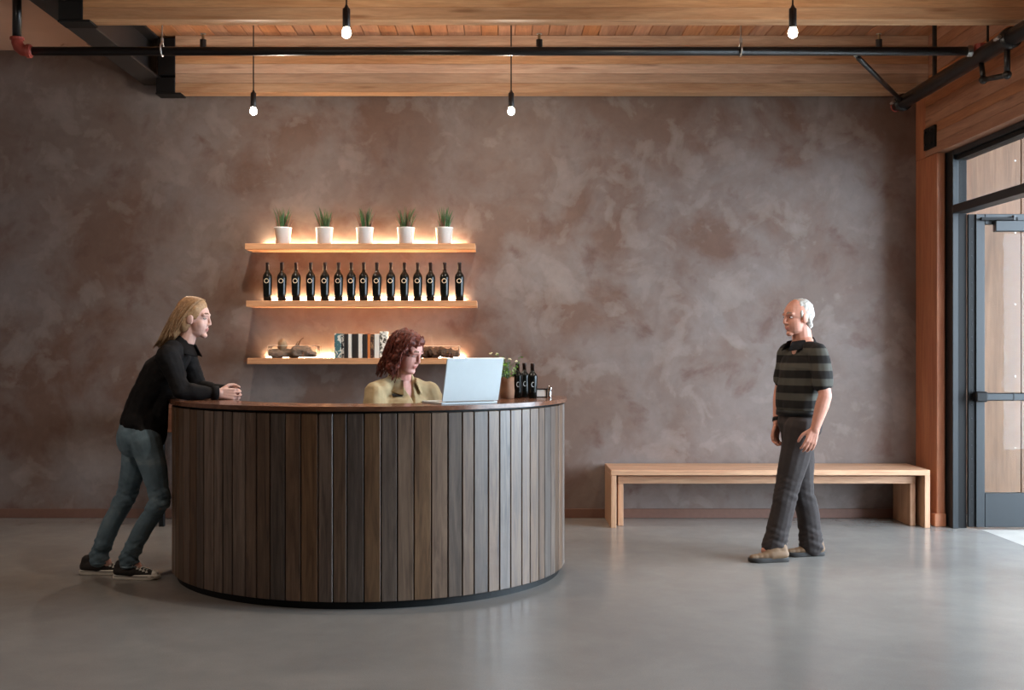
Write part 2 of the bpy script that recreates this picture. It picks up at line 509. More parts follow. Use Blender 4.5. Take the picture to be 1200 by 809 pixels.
        ev = o.evaluated_get(dg)
        m2 = bpy.data.meshes.new_from_object(ev)
        bpy.data.objects.remove(o)
        n = len(m2.vertices)
        co = np.empty(n * 3); m2.vertices.foreach_get('co', co); co = co.reshape(-1, 3)
        if disp:
            no = np.empty(n * 3); m2.vertices.foreach_get('normal', no); no = no.reshape(-1, 3)
            for amp, sc in disp:
                sc = Vector(sc) if not isinstance(sc, (int, float)) else Vector((sc, sc, sc))
                for i in range(n):
                    p = co[i]
                    co[i] += no[i] * amp * noise.noise(Vector((p[0] * sc.x, p[1] * sc.y, p[2] * sc.z)))
        if sculpt: co = sculpt(co)
        if origin is None:
            lo, hi = co.min(0), co.max(0)
            origin = ((lo[0] + hi[0]) / 2, (lo[1] + hi[1]) / 2, lo[2])
        orig = np.array(origin)
        pc = np.empty(len(m2.polygons) * 3); m2.polygons.foreach_get('center', pc); pc = pc.reshape(-1, 3)
        m2.vertices.foreach_set('co', (co - orig).ravel())
        m2.materials.clear()
        for mm in (mat if isinstance(mat, (list, tuple)) else [mat]): m2.materials.append(M[mm])
        m2.polygons.foreach_set('use_smooth', [True] * len(m2.polygons))
        m2.polygons.foreach_set('material_index', np.array(paint(pc), dtype=np.int32) if paint else np.zeros(len(m2.polygons), dtype=np.int32))
        m2.update()
        m2.name = name
        ob = bpy.data.objects.new(name, m2)
        COL.objects.link(ob)
        place(ob, origin, parent)
        return ob

def box(name, x0, x1, y0, y1, z0, z1, mat, parent=None, bev=0.0):
    return Geo().box(x0, x1, y0, y1, z0, z1, bev).build(name, mat, parent)

def copy_tree(o, parent=None, loc=None):
    c = o.copy()
    COL.objects.link(c)
    if parent is not None: c.parent = parent
    if loc is not None: c.location = loc
    for ch in list(o.children):
        copy_tree(ch, c)
    return c

def W(px, py, Y):                        # point of the photograph at depth Y
    return Vector(((px - CXP) / F * Y, Y, H - (py - CYP) / F * Y))

# ------------------------------------------------------------------ room shell
WALL_Y = 9.40
LEFT_X, BACK_Y = -6.2, -3.2
CEIL = 3.862
tag(box('floor', LEFT_X - 0.2, 3.70, BACK_Y - 0.2, WALL_Y + 0.2, -0.15, 0.0, 'concrete'), 'polished grey concrete floor of the lobby', kind='structure')
tag(box('wall_back', LEFT_X - 0.2, 3.70, WALL_Y, WALL_Y + 0.2, 0, CEIL + 0.15, 'plaster'), 'mottled mauve brown plaster wall behind the counter', kind='structure')
tag(box('wall_left', LEFT_X - 0.2, LEFT_X, BACK_Y, WALL_Y, 0, CEIL + 0.15, 'plaster'), 'plaster side wall opposite the glazing', kind='structure')
tag(box('wall_front', LEFT_X - 0.2, 3.70, BACK_Y - 0.2, BACK_Y, 0, CEIL + 0.15, 'plaster'), 'plaster wall facing the counter', kind='structure')
tag(box('baseboard_back', LEFT_X, 3.42, WALL_Y - 0.014, WALL_Y, 0, 0.075, 'baseboard', bev=0.003), 'brown painted baseboard along the plaster wall', kind='structure')

# decking: boards that run from the front to the back of the room
ceil = tag(empty('ceiling', (0, 3, CEIL)), 'timber board ceiling above the beams', kind='structure')
box('ceiling_slab', -2.88, 3.70, BACK_Y, WALL_Y, CEIL + 0.03, CEIL + 0.15, 'black', ceil)
BW = 0.132
n_b = int((3.62 + 2.76) / BW)
pl0 = Geo().box(-BW / 2 + 0.002, BW / 2 - 0.002, -6.2, 6.4, 0, 0.028, 0.004).build('plank', 'deck', None, origin=(0, 0, 0))
for i in range(n_b):
    p = pl0 if i == 0 else pl0.copy()
    if i: COL.objects.link(p)
    place(p, (-2.76 + BW * (i + 0.5), 3.0, CEIL), ceil)
tag(box('ceiling', LEFT_X, -2.88, BACK_Y, WALL_Y, 3.816, 4.0, 'gypsum'), 'plain painted ceiling beyond the steel girder', kind='structure')

# ------------------------------------------------------------------ right hand wall: header, post, glazed screen, open door
GX0, GX1 = 3.42, 3.62
hd = tag(empty('header_beam', (GX0 + 0.1, 3, 2.907)), 'long glued timber header over the glazed entrance', 'beam')
nl = 12
lh = (CEIL - 2.907) / nl
lam = None
for i in range(nl):
    dx = random.uniform(-0.0015, 0.0015)
    g = Geo().box(GX0 + dx, GX1, BACK_Y, 9.19, 2.907 + i * lh + 0.0006, 2.907 + (i + 1) * lh - 0.0006, 0.002)
    g.build('lamination', 'glulam_y', hd)
po = tag(empty('timber_post', (3.5, 9.17, 0)), 'reddish timber post between plaster wall and glazed entrance', 'post')
box('post_shaft', GX0, 3.482, 8.95, WALL_Y - 0.001, 0.0, 2.905, 'post', po, 0.004)
box('jamb_board', 3.484, GX1, 9.0, WALL_Y - 0.001, 0.0, 2.905, 'post', po, 0.003)
box('base_block', 3.400, 3.488, 8.935, 9.02, 0.0, 0.10, 'post', po, 0.004)
box('upper_shaft', GX0, GX1, 9.192, WALL_Y - 0.001, 2.906, CEIL, 'post', po, 0.003)
br = tag(empty('beam_bracket', (3.41, 9.06, 2.95)), 'black steel knife plate bracket where header meets timber post', 'bracket')
box('plate', 3.398, 3.42, 8.95, 9.17, 2.955, 3.125, 'black', br, 0.003)
for yy in (9.0, 9.12):
    for zz in (2.99, 3.09):
        Geo().tube([(3.385, yy, zz), (3.40, yy, zz)], 0.011, 8).build('bolt', 'black_steel', br)

scr = tag(empty('window_1', (3.56, 6.0, 0)), 'dark metal glazed screen with transom over the entrance', kind='structure')
FX0, FX1 = 3.50, 3.60
box('jamb', FX0, FX0 + 0.045, 8.84, 8.99, 0, 2.905, 'frame', scr, 0.003)
box('jamb', FX0 + 0.05, FX1 + 0.02, 8.87, 8.99, 0, 2.905, 'black', scr, 0.003)
box('transom_bar', FX0, FX1 + 0.02, 3.62, 8.84, 2.42, 2.485, 'black_steel', scr, 0.004)
box('head_frame', FX0 + 0.005, FX1, 3.62, 8.84, 2.865, 2.905, 'frame', scr, 0.003)
box('head_stop', FX0 + 0.03, FX1 + 0.02, 3.62, 8.84, 2.83, 2.863, 'black', scr, 0.002)
mull = [6.85, 5.25, 3.65]
for i, y in enumerate(mull):
    box('mullion', FX0, FX1 + 0.02, y - 0.03, y + 0.03, 0, 2.865, 'frame', scr, 0.004)
box('sill', FX0, FX1 + 0.02, 3.62, 6.85, 0.0, 0.12, 'frame', scr, 0.004)
ys = [8.84] + mull
for a, b_ in zip(ys[:-1], ys[1:]):
    box('transom_pane', 3.555, 3.561, b_ + 0.03, a - 0.03 if a < 8.8 else a, 2.485, 2.83, 'glass', scr)
    if a < 8.8:
        box('pane', 3.555, 3.561, b_ + 0.03, a - 0.03, 0.12, 2.42, 'glass', scr)
tag(box('wall_right', 3.42, 3.70, BACK_Y, 3.61, 0, 2.907, 'plaster'), 'plaster wall beside the glazing', kind='structure')

tag(box('wall_light_blocker', 3.71, 6.3, 3.1, 3.4, -0.01, 4.3, 'ply'), 'unseen timber clad wall added outside to block part of the daylight', kind='structure')  # unseen wall, added to narrow the daylight and sharpen the post's shadow

# door leaf, hinged on the far jamb and swung outwards
DY0, DY1 = 8.83, 8.878
DX0, DX1 = 3.675, 4.66
dr = tag(empty('door_1', (3.66, 8.85, 0)), 'dark metal glass door standing open with a push bar', kind='structure')
box('stile', DX0, DX0 + 0.068, DY0, DY1, 0.012, 2.415, 'frame', dr, 0.003)
box('stile', DX1 - 0.09, DX1, DY0, DY1, 0.012, 2.415, 'frame', dr, 0.003)
box('bottom_rail', DX0 + 0.069, DX1 - 0.091, DY0, DY1, 0.012, 0.275, 'frame', dr, 0.003)
box('top_rail', DX0 + 0.069, DX1 - 0.091, DY0, DY1, 2.335, 2.415, 'frame', dr, 0.003)
box('pane', DX0 + 0.069, DX1 - 0.091, 8.852, 8.858, 0.275, 2.335, 'glass', dr)
hg = box('hinge', 3.622, 3.674, 8.845, 8.875, 0.012, 2.415, 'black', dr, 0.002)
for k in range(22):
    z = 0.12 + k * 0.104
    Geo().tube([(3.648, 8.838, z), (3.648, 8.846, z)], 0.0035, 6).build('screw', 'frame', hg)
pb = Geo().box(DX0 + 0.002, DX1 - 0.01, 8.762, 8.80, 0.985, 1.045, 0.008).build('push_bar', 'frame', dr)
box('bar_end', DX0 - 0.03, DX0 + 0.06, 8.752, 8.829, 0.975, 1.055, 'black', pb, 0.01)
box('bar_end', DX1 - 0.11, DX1 - 0.04, 8.752, 8.829, 0.975, 1.055, 'black', pb, 0.01)
box('bar_sleeve', DX0 + 0.255, DX0 + 0.262, 8.760, 8.802, 0.983, 1.047, 'black', pb)
dc = box('door_closer', 3.80, 4.12, 8.77, 8.829, 2.275, 2.36, 'frame', dr, 0.006)
Geo().box(3.70, 3.98, 8.79, 8.815, 2.363, 2.385, 0.003).build('closer_arm', 'black', dc)
Geo().tube([(3.95, 8.80, 2.355), (3.95, 8.80, 2.40)], 0.014, 10).build('closer_pivot', 'black_steel', dc)

# porch beyond the door
tag(box('porch_floor', 3.72, 14, 2.0, 9.75, -0.16, -0.01, 'concrete_out'), 'pale concrete porch floor outside the door', kind='structure')
pw = tag(empty('wall_porch', (6, 9.66, 0)), 'pale timber panel wall of the porch outside', kind='structure')
xs = [3.705, 4.38, 5.6, 6.82, 8.04]
for a, b_ in zip(xs[:-1], xs[1:]):
    box('panel', a + 0.004, b_ - 0.004, 9.62, 9.66, 0, 4.2, 'ply', pw, 0.002)
    for zz in (0.55, 1.15, 1.75, 2.35, 2.95):
        for xx in (a + 0.05, b_ - 0.05):
            Geo().tube([(xx, 9.616, zz), (xx, 9.622, zz)], 0.007, 6).build('screw', 'zinc', pw)
tag(box('porch_shade_roof', 3.705, 7.6, 6.2, 9.61, 3.62, 3.78, 'ply'), 'unseen timber roof added to shade the porch panels', kind='structure')  # out of view, added and sized to keep sky light off the panels
box('backing', 3.705, 8.1, 9.661, 9.75, -0.01, 4.2, 'black', pw)

# ------------------------------------------------------------------ beams, girder, hangers
GIR = tag(empty('steel_girder', (-2.78, 3, 3.53)), 'dark painted steel I-beam girder crossing the ceiling', 'beam')
box('bottom_flange', -2.877, -2.685, BACK_Y, WALL_Y, 3.53, 3.548, 'girder', GIR, 0.002)
box('web', -2.787, -2.775, BACK_Y, WALL_Y, 3.549, 3.843, 'girder', GIR)
box('top_flange', -2.877, -2.685, BACK_Y, WALL_Y, 3.844, 3.861, 'girder', GIR, 0.002)
ZB = 3.41
def glulam(Y0, Y1, label):
    b = tag(empty('ceiling_beam', (0.4, (Y0 + Y1) / 2, ZB)), label, 'beam')
    n = 6
    h = (CEIL - ZB) / n
    for i in range(n):
        d = random.uniform(-0.001, 0.001)
        Geo().box(-2.545, GX0 - 0.002, Y0 + d, Y1 - d, ZB + i * h + 0.0006, ZB + (i + 1) * h - 0.0006, 0.002).build('lamination', 'glulam_x', b)
    hgr = tag(empty('beam_hanger', (-2.62, (Y0 + Y1) / 2, ZB)), 'black steel hanger carrying the end of ' + ('the beam next to the plaster wall' if Y0 > 8 else 'the beam farther out from the plaster wall'), 'hanger')
    box('seat_plate', -2.70, -2.50, Y0 - 0.006, Y1 + 0.01, ZB - 0.014, ZB - 0.001, 'black', hgr, 0.002)
    box('side_box', -2.695, -2.547, Y0 - 0.004, Y1 + 0.008, ZB, 3.529, 'black', hgr, 0.003)
    box('upper_box', -2.683, -2.547, Y0 - 0.004, Y1 + 0.008, 3.549, 3.842, 'black', hgr, 0.003)
    return b
glulam(9.12, 9.26, 'glued timber ceiling beam running next to the plaster wall')
glulam(7.085, 7.217, 'glued timber ceiling beam in front of the sprinkler pipe')

# ------------------------------------------------------------------ sprinkler pipes
PY, PZ = 7.50, 3.322
sp = tag(empty('sprinkler_pipe', (0, PY, PZ)), 'long thin black sprinkler pipe running level under the beams', 'pipe', None)
Geo().tube([(-3.02, PY, PZ), (3.085, PY, PZ)], 0.029, 14).build('pipe_run', 'pipe', sp, True)
el = Geo().tube([W(20, 44, PY), W(20, 50, PY), W(22, 55, PY), W(27, 59, PY), W(34, 60, PY), W(38, 60, PY)], [0.034, 0.036, 0.038, 0.038, 0.036, 0.034], 14).build('elbow', 'red_pipe', sp, True)
for q in ((W(20, 44, PY), W(20, 47, PY)), (W(32, 60, PY), W(36, 60, PY))):
    Geo().tube(q, 0.045, 14).build('clamp', 'red_pipe', el)
Geo().tube([W(20, 45, PY), (W(20, 45, PY).x, PY, 3.82)], 0.029, 14).build('riser', 'pipe', sp, True)
Geo().tube([(3.06, PY, PZ), (3.092, PY, PZ)], 0.036, 14).build('end_clamp', 'zinc', sp)
for px in (238, 632, 1030):
    x = W(px, 60, PY).x
    hh = Geo().tube([(x, PY, PZ + 0.02), (x, PY, PZ + 0.075)], 0.021, 10).build('sprinkler_head', 'pipe', sp)
    Geo().tube([(x, PY, PZ + 0.075), (x, PY, PZ + 0.11)], 0.009, 8).build('nozzle', 'brass', hh)
    Geo().tube([(x, PY, PZ + 0.11), (x, PY, PZ + 0.114)], 0.018, 10).build('deflector', 'zinc', hh)
for px in (190, 868):
    x = W(px, 60, PY).x
    hr = Geo().tube([(x, PY, PZ + 0.05), (x, PY, CEIL)], 0.005, 8).build('hanger_rod', 'zinc', sp)
    Geo().tube([(x, PY + 0.038 * math.sin(a), PZ + 0.01 + 0.042 * math.cos(a)) for a in [k * math.pi / 8 for k in range(17)]], 0.006, 6).build('hanger_ring', 'zinc', hr)
    Geo().tube([(x, PY, PZ + 0.05), (x, PY, PZ + 0.085)], 0.011, 6).build('nut', 'zinc', hr)
BX, BZ = 3.155, 3.294
mp_ = tag(empty('main_pipe', (BX, 5, BZ)), 'thick black sprinkler main running along the timber header', 'pipe')
Geo().tube([(BX, -2.5, BZ), (BX, 8.98, BZ)], 0.052, 18).build('pipe_run', 'pipe', mp_, True)
Geo().tube([(BX, 8.98, BZ), (BX, 9.10, BZ)], 0.036, 14).build('end_nipple', 'pipe', mp_, True)
Geo().tube([(BX, 9.10, BZ), (BX, 9.135, BZ)], [0.044, 0.03], 14).build('end_plug', 'red_pipe', mp_, True)
for y in (8.95, 7.08):
    cl = Geo().tube([(BX, y - 0.03, BZ), (BX, y + 0.03, BZ)], 0.066, 18).build('coupling', 'pipe', mp_, True)
    for s in (-1, 1):
        Geo().tube([(BX + s * 0.078, y - 0.035, BZ), (BX + s * 0.078, y + 0.035, BZ)], 0.012, 6).build('bolt', 'zinc', cl)
Geo().tube([(BX, 8.30, BZ + 0.03), (BX, 8.30, CEIL)], 0.017, 8).build('hanger_rod', 'pipe', mp_)
Geo().tube([(BX, PY - 0.1, BZ + 0.03), (BX, PY - 0.1, CEIL)], 0.008, 8).build('hanger_rod', 'pipe', mp_)
Geo().tube([(BX, PY, BZ - 0.0), (BX, PY, PZ + 0.045)], 0.045, 12).build('tee', 'red_pipe', mp_)
lp = Geo().tube([(BX, 7.12, BZ), (BX, 7.12, BZ - 0.215)], 0.019, 10).build('drain_loop', 'pipe', mp_, True)
Geo().tube([(BX, 7.14, BZ - 0.215), (BX, 7.47, BZ - 0.165)], 0.017, 10).build('drain_run', 'pipe', lp, True)
Geo().tube([(BX, 7.47, BZ - 0.165), (BX, 7.50, BZ - 0.04)], 0.017, 10).build('drain_return', 'pipe', lp, True)
for q in ((BX, 7.12, BZ - 0.215), (BX, 7.47, BZ - 0.165)):
    Geo().ell(q, (0.028, 0.028, 0.028)).build('drain_elbow', 'pipe', lp, True)
bs = tag(empty('sway_brace', (2.75, 8.2, 3.25)), 'diagonal black brace rod tying the thin pipe to the main', 'brace')
Geo().tube([W(1006, 68, PY + 0.02), W(1056, 118, 8.9)], 0.017, 10).build('brace_rod', 'pipe', bs, True)
Geo().tube([W(1002, 64, PY), W(1011, 73, 7.72)], 0.013, 8).build('clamp', 'zinc', bs)
cdt = Geo().tube([W(72, 54, 9.2), W(76, 51, 9.2), W(86, 50, 9.2), W(100, 50, 9.2), W(106, 54, 9.2)], 0.008, 8).build('conduit', 'gypsum', None, True)
tag(cdt, 'thin pale bent conduit under the painted ceiling by the girder', 'conduit')

# ------------------------------------------------------------------ pendant lamps
def pendant(px, py, Y, label, group):
    p = W(px, py, Y)
    r = tag(empty('pendant_lamp', p), label, 'lamp', group)
    Geo().tube([(p.x, Y, p.z + 0.11), (p.x, Y, CEIL)], 0.0045, 6).build('cord', 'black', r)
    Geo().lathe([(0.018, 0.025), (0.021, 0.03), (0.021, 0.125), (0.012, 0.135), (0.006, 0.15)], p, 14).build('socket', 'brass' if False else 'black_steel', r, True)
    Geo().lathe([(0.006, -0.03), (0.02, -0.022), (0.026, -0.005), (0.022, 0.012), (0.016, 0.026)], p, 14).build('bulb', 'bulb', r, True)
    Geo().lathe([(0.045, -0.022), (0.045, 0)], (p.x, Y, CEIL), 16).build('ceiling_canopy', 'black_steel', r, True)
    l = bpy.data.lights.new('lamp_light', 'POINT')
    l.energy, l.color, l.shadow_soft_size = LAMP_W, (1.0, 0.89, 0.76), 0.03
    lo = bpy.data.objects.new('lamp_light', l)
    COL.objects.link(lo)
    lo.parent = r
    lo.location = (0, 0, -0.065)
    l = bpy.data.lights.new('lamp_down_spot', 'SPOT')  # added spot, strengthens floor shadows; the pendant has no reflector
    l.energy, l.color, l.shadow_soft_size, l.spot_size, l.spot_blend = LAMP_DOWN, (1.0, 0.89, 0.76), 0.02, math.radians(150), 0.8
    lo = bpy.data.objects.new('lamp_down_spot', l)
    COL.objects.link(lo)
    lo.parent = r
    lo.location = (0, 0, -0.05)
gA, gB = 'pendant lamps between the two beams', 'pendant lamps in front of the beams'
pendant(297, 130, 8.3, 'bare bulb pendant hanging between the two beams, above the driftwood end of the shelves', gA)
pendant(599, 130, 8.3, 'bare bulb pendant hanging between the two beams, above the small counter bottles', gA)
pendant(406, 38, 6.24, 'bare bulb pendant hanging in front of both beams, above the counter', gB)
pendant(929, 38, 6.24, 'bare bulb pendant hanging in front of both beams, above the walking man', gB)

pendant(CXP - 3.3 * F / 5.0, CYP - 1.7 * F / 5.0, 5.0, 'extra unseen bare bulb pendant beyond the steel girder, added to light the leaning woman', gB)  # added lamp outside the frame, brightens the leaning woman and nearby floor

# ------------------------------------------------------------------ reception counter
DC = Vector((-0.794, 7.32, 0))
R_PL, TOP = 1.222, 1.08
desk = tag(empty('reception_counter', DC), 'round reception counter clad in vertical dark wood planks', 'counter')
def arc_slab(r0, r1, z0, z1, a0, a1, n=96):
    g = Geo(); v = []; f = []
    for i in range(n + 1):
        a = a0 + (a1 - a0) * i / n
        c, s = math.cos(a), math.sin(a)
        for r, z in ((r0, z0), (r1, z0), (r1, z1), (r0, z1)):
            v.append((DC.x + r * c, DC.y + r * s, z))
    for i in range(n):
        for k in range(4):
            k2 = (k + 1) % 4
            f.append((i * 4 + k, i * 4 + k2, (i + 1) * 4 + k2, (i + 1) * 4 + k))
    f.append((0, 3, 2, 1)); f.append((n * 4, n * 4 + 1, n * 4 + 2, n * 4 + 3))
    return g.put(v, f)
A0, A1 = math.radians(182), math.radians(365)          # the counter is an open arc; its ends face the wall
arc_slab(0.90, 1.238, TOP - 0.024, TOP, A0, A1).build('countertop', 'counter', desk)
arc_slab(1.10, 1.192, 0.0, 1.055, A0, A1).build('carcass', 'black', desk)
arc_slab(1.085, 1.099, 0.0, 1.055, A0, A1).build('inner_lining', 'console', desk)
arc_slab(0.62, 1.084, 0.715, 0.745, math.radians(184), math.radians(363), 60).build('work_surface', 'counter', desk)
pk = Geo().box(-0.5, 0.5, -0.011, 0.011, 0, 1.0, 0.0).build('plank_src', 'plank', None, origin=(0, 0, 0))
bpy.data.objects.remove(pk)
base_pl = None
a = A0 + 0.005
rnd = random.Random(3)
while True:
    w = rnd.choice([0.074, 0.08, 0.086, 0.09, 0.096])
    da = w / R_PL
    if a + da > A1: break
    if base_pl is None:
        base_pl = {}
    if w not in base_pl:
        g = Geo().box(-w / 2 + 0.0028, w / 2 - 0.0028, -0.012, 0.012, 0, 1.0, 0.003)
        o = g.build('plank', 'plank', desk, origin=(0, 0, 0))
        base_pl[w] = o
    else:
        o = base_pl[w].copy(); COL.objects.link(o)
    am = a + da / 2
    rr = R_PL - 0.012 + rnd.uniform(-0.0015, 0.0015)
    place(o, (DC.x + rr * math.cos(am), DC.y + rr * math.sin(am), 0.043), desk)
    o.rotation_euler = (0, 0, am + math.pi / 2)
    a += da

# console against the wall behind the counter
cs = tag(empty('console_table', (-2.35, 9.15, 0)), 'brown wood console with black legs against the wall behind the counter', 'table')
box('body', -2.74, -2.05, 8.88, 9.37, 0.735, 0.93, 'console', cs, 0.004)
for x in (-2.60, -2.10):
    for y in (8.95, 9.33):
        box('leg', x - 0.02, x + 0.02, y - 0.02, y + 0.02, 0, 0.734, 'black', cs, 0.002)
cb = Geo().tube([(-2.55, 9.30, 0.004), (-2.50, 9.0, 0.005), (-2.42, 8.82, 0.005), (-2.2, 8.76, 0.005), (-1.9, 8.85, 0.005)], 0.005, 6).build('power_cable', 'black', None, True)
tag(cb, 'thin black cable on the floor below the console', 'cable')

# ------------------------------------------------------------------ shelves
SH = []
for ztop, x0, x1, lab in ((2.2136, -1.989, -0.1685, 'oak wall shelf carrying five white plant pots'),
                          (1.761, -1.98, -0.155, 'oak wall shelf carrying a row of wine bottles'),
                          (1.306, -1.972, -0.16, 'oak wall shelf carrying books and driftwood')):
    s = tag(empty('wall_shelf', ((x0 + x1) / 2, 9.25, ztop - 0.048)), lab, 'shelf')
    box('shelf_board', x0, x1, 9.10, WALL_Y - 0.001, ztop - 0.048, ztop, 'shelf', s, 0.003)
    box('light_strip', x0 + 0.10, x1 - 0.10, 9.372, 9.392, ztop + 0.001, ztop + 0.009, 'led', s)
    SH.append(ztop)

# potted spiky plants
def spiky(px, seed, label):
    rg = random.Random(seed)
    x = W(px, 285, 9.2).x
    z = SH[0]
    r = tag(empty('potted_plant', (x, 9.2, z)), label, 'plant', 'white potted plants on the shelf')
    pot = Geo().lathe([(0.046, 0.0), (0.055, 0.002), (0.070, 0.125), (0.073, 0.127), (0.073, 0.135), (0.066, 0.135), (0.064, 0.115)], (x, 9.2, z), 26).build('pot', 'white_ceramic', r, True)
    Geo().lathe([(0.001, 0.1135), (0.064, 0.1135), (0.064, 0.1165), (0.001, 0.119)], (x, 9.2, z), 20).build('soil', 'soil', r)
    for nm, mt, n, lo, hi, spread in (('leaves', 'leaf', 34, 0.10, 0.20, 0.40), ('reddish_leaves', 'leaf_red', 12, 0.08, 0.17, 0.70)):
        g = Geo()
        for k in range(n):
            an = rg.uniform(0, 6.283); rad = rg.uniform(0, 0.032 if nm == 'leaves' else 0.05)
            b0 = Vector((x + rad * math.cos(an), 9.2 + rad * math.sin(an), z + 0.112))
            L = rg.uniform(lo, hi); t = rg.uniform(0.02, spread)
            an2 = an + rg.uniform(-0.5, 0.5)
            d = Vector((math.cos(an2) * t, math.sin(an2) * t, 1)).normalized()
            d2 = (d + Vector((math.cos(an2), math.sin(an2), -0.2)) * 0.15).normalized()
            g.tube([b0, b0 + d * L * 0.35, b0 + d * L * 0.7, b0 + (d * 0.7 + d2 * 0.3) * L], [0.0042, 0.0048, 0.0034, 0.0006], 5)
        g.build(nm, mt, r)
for px, sd, lab in ((331.5, 1, 'spiky plant in white pot, at the end of shelf above driftwood'), (380, 2, 'spiky plant in white pot, second from the shelf end above driftwood'),
                    (427.5, 3, 'spiky plant in white pot, middle one of five on the shelf'), (475.5, 4, 'spiky plant in white pot, fourth from the shelf end above driftwood'),
                    (520.5, 5, 'spiky plant in white pot, at the shelf end above the dark bark')):
    spiky(px, sd, lab)

# wine bottles
def bottle_proto(loc, hgt, wid, name, label, group, ringy=True):
    k, q = hgt / 0.31, wid / 0.076
    r = tag(empty(name, loc), label, 'bottle', group)
    prof = [(0.028, 0.0), (0.032, 0.003), (0.0345, 0.06), (0.0375, 0.17), (0.038, 0.19), (0.034, 0.208), (0.022, 0.226), (0.0155, 0.236), (0.0145, 0.25)]
    Geo().lathe([(a * q, b * k) for a, b in prof], loc, 24).build('bottle_glass', 'bottle', r, True)
    Geo().lathe([(a * q, b * k) for a, b in [(0.0150, 0.25), (0.0150, 0.296), (0.0162, 0.298), (0.0162, 0.309), (0.012, 0.31)]], loc, 18).build('foil_capsule', 'foil', r, True)
    if ringy:
        v, f = [], []
        cz, rb, R1 = 0.160 * k, 0.0378 * q, 0.0165
        g = Geo()
        pts = []
        for i in range(25):
            an = 2 * math.pi * i / 24
            dx = R1 * math.cos(an)
            pts.append((loc[0] + dx - 0.002, loc[1] - math.sqrt(max(rb * rb - dx * dx, 0)) - 0.0005, loc[2] + cz + R1 * math.sin(an)))
        g.tube(pts, 0.0026, 6, cap=False).build('ring_mark', 'ring', r, True)
    return r
bx = [160, 222, 283, 346, 407, 466, 521, 574, 631, 691, 750, 807, 862, 923, 987]
b0 = None
gl = 'dark wine bottles in a row on the middle shelf'
ordn = ['first', 'second', 'third', 'fourth', 'fifth', 'sixth', 'seventh', 'eighth', 'ninth', 'tenth', 'eleventh', 'twelfth', 'thirteenth', 'fourteenth', 'last']
for i, q in enumerate(bx):
    px = q / 3.677 + 270
    x = W(px, 352, 9.2).x
    lb = ordn[i] + ' ring-marked dark wine bottle counted from the shelf end above the driftwood'
    if b0 is None:
        b0 = bottle_proto((x, 9.2, SH[1]), 0.31, 0.076, 'wine_bottle', lb, gl)
    else:
        copy_tree(b0, loc=(x, 9.2, SH[1]))['label'] = lb

# three small bottles on the counter, each with a pale crescent mark
def small_bottle(px, Y, label):
    p = W(px, 467, Y)
    r = bottle_proto((p.x, Y, TOP), 0.215, 0.062, 'small_wine_bottle', label, None, False)
    pts = []
    for i in range(13):
        an = math.radians(60 + 240 * i / 12)
        dx = 0.009 * math.cos(an) + 0.003
        pts.append((p.x + dx, Y - math.sqrt(0.0302 ** 2 - dx * dx) + 0.0005, TOP + 0.085 + 0.014 * math.sin(an)))
    Geo().tube(pts, 0.0016, 6).build('crescent_mark', 'white_print', r, True)
small_bottle(606.5, 7.12, 'small dark wine bottle on the counter, beside the paper-wrapped plant')
small_bottle(614.5, 7.24, 'small dark wine bottle on the counter, set back between two others')
small_bottle(624, 7.10, 'small dark wine bottle on the counter, beside the black framed card')

# books
bk = [(395.5, 403.5, 'cover_a', 391, 'large book with blue, white and black patterned spine on the shelf'),
      (403.7, 406.8, 'cover_b', 391.5, 'thin book with speckled black spine on the shelf'),
      (407, 411.5, 'cover_black', 391.5, 'black book beside the speckled spine'),
      (412, 415.8, 'cover_white', 391.5, 'white book between the first two black books'),
      (416.2, 423.3, 'cover_black', 391.5, 'thickest black book between two white books'),
      (423.8, 428.2, 'cover_white', 391.5, 'white book beside the thickest black book'),
      (428.6, 434, 'cover_black', 392, 'black book next to the orange book'),
      (434.4, 437.6, 'cover_orange', 392, 'slim orange book on the shelf'),
      (438, 442, 'cover_c', 392, 'brown speckled book beside the orange book'),
      (442.5, 448.2, 'cover_white', 391.5, 'white book next to the floral spine'),
      (448.6, 457, 'cover_d', 388.5, 'tallest book with cream floral patterned spine')]
bk = [(p0 - 4.0 if False else p0 - 3.7, p1 - 3.7, c, t, l) for p0, p1, c, t, l in bk]
for p0, p1, cvr, top, lab in bk:
    x0, x1 = W(p0, 400, 9.15).x, W(p1, 400, 9.15).x
    hz = (419.9 - top) / F * 9.15
    dp = random.uniform(0.15, 0.18)
    z = SH[2]
    b = tag(empty('book', ((x0 + x1) / 2, 9.22, z)), lab, 'book', 'books on the lowest shelf')
    g = Geo()
    g.box(x0 + 0.0005, x0 + 0.003, 9.148, 9.148 + dp, z, z + hz)
    g.box(x1 - 0.003, x1 - 0.0005, 9.148, 9.148 + dp, z, z + hz)
    g.box(x0 + 0.0005, x1 - 0.0005, 9.144, 9.149, z, z + hz, 0.0012)
    g.build('cover', cvr, b)
    box('pages', x0 + 0.0032, x1 - 0.0032, 9.150, 9.148 + dp - 0.004, z + 0.003, z + hz - 0.004, 'page', b)

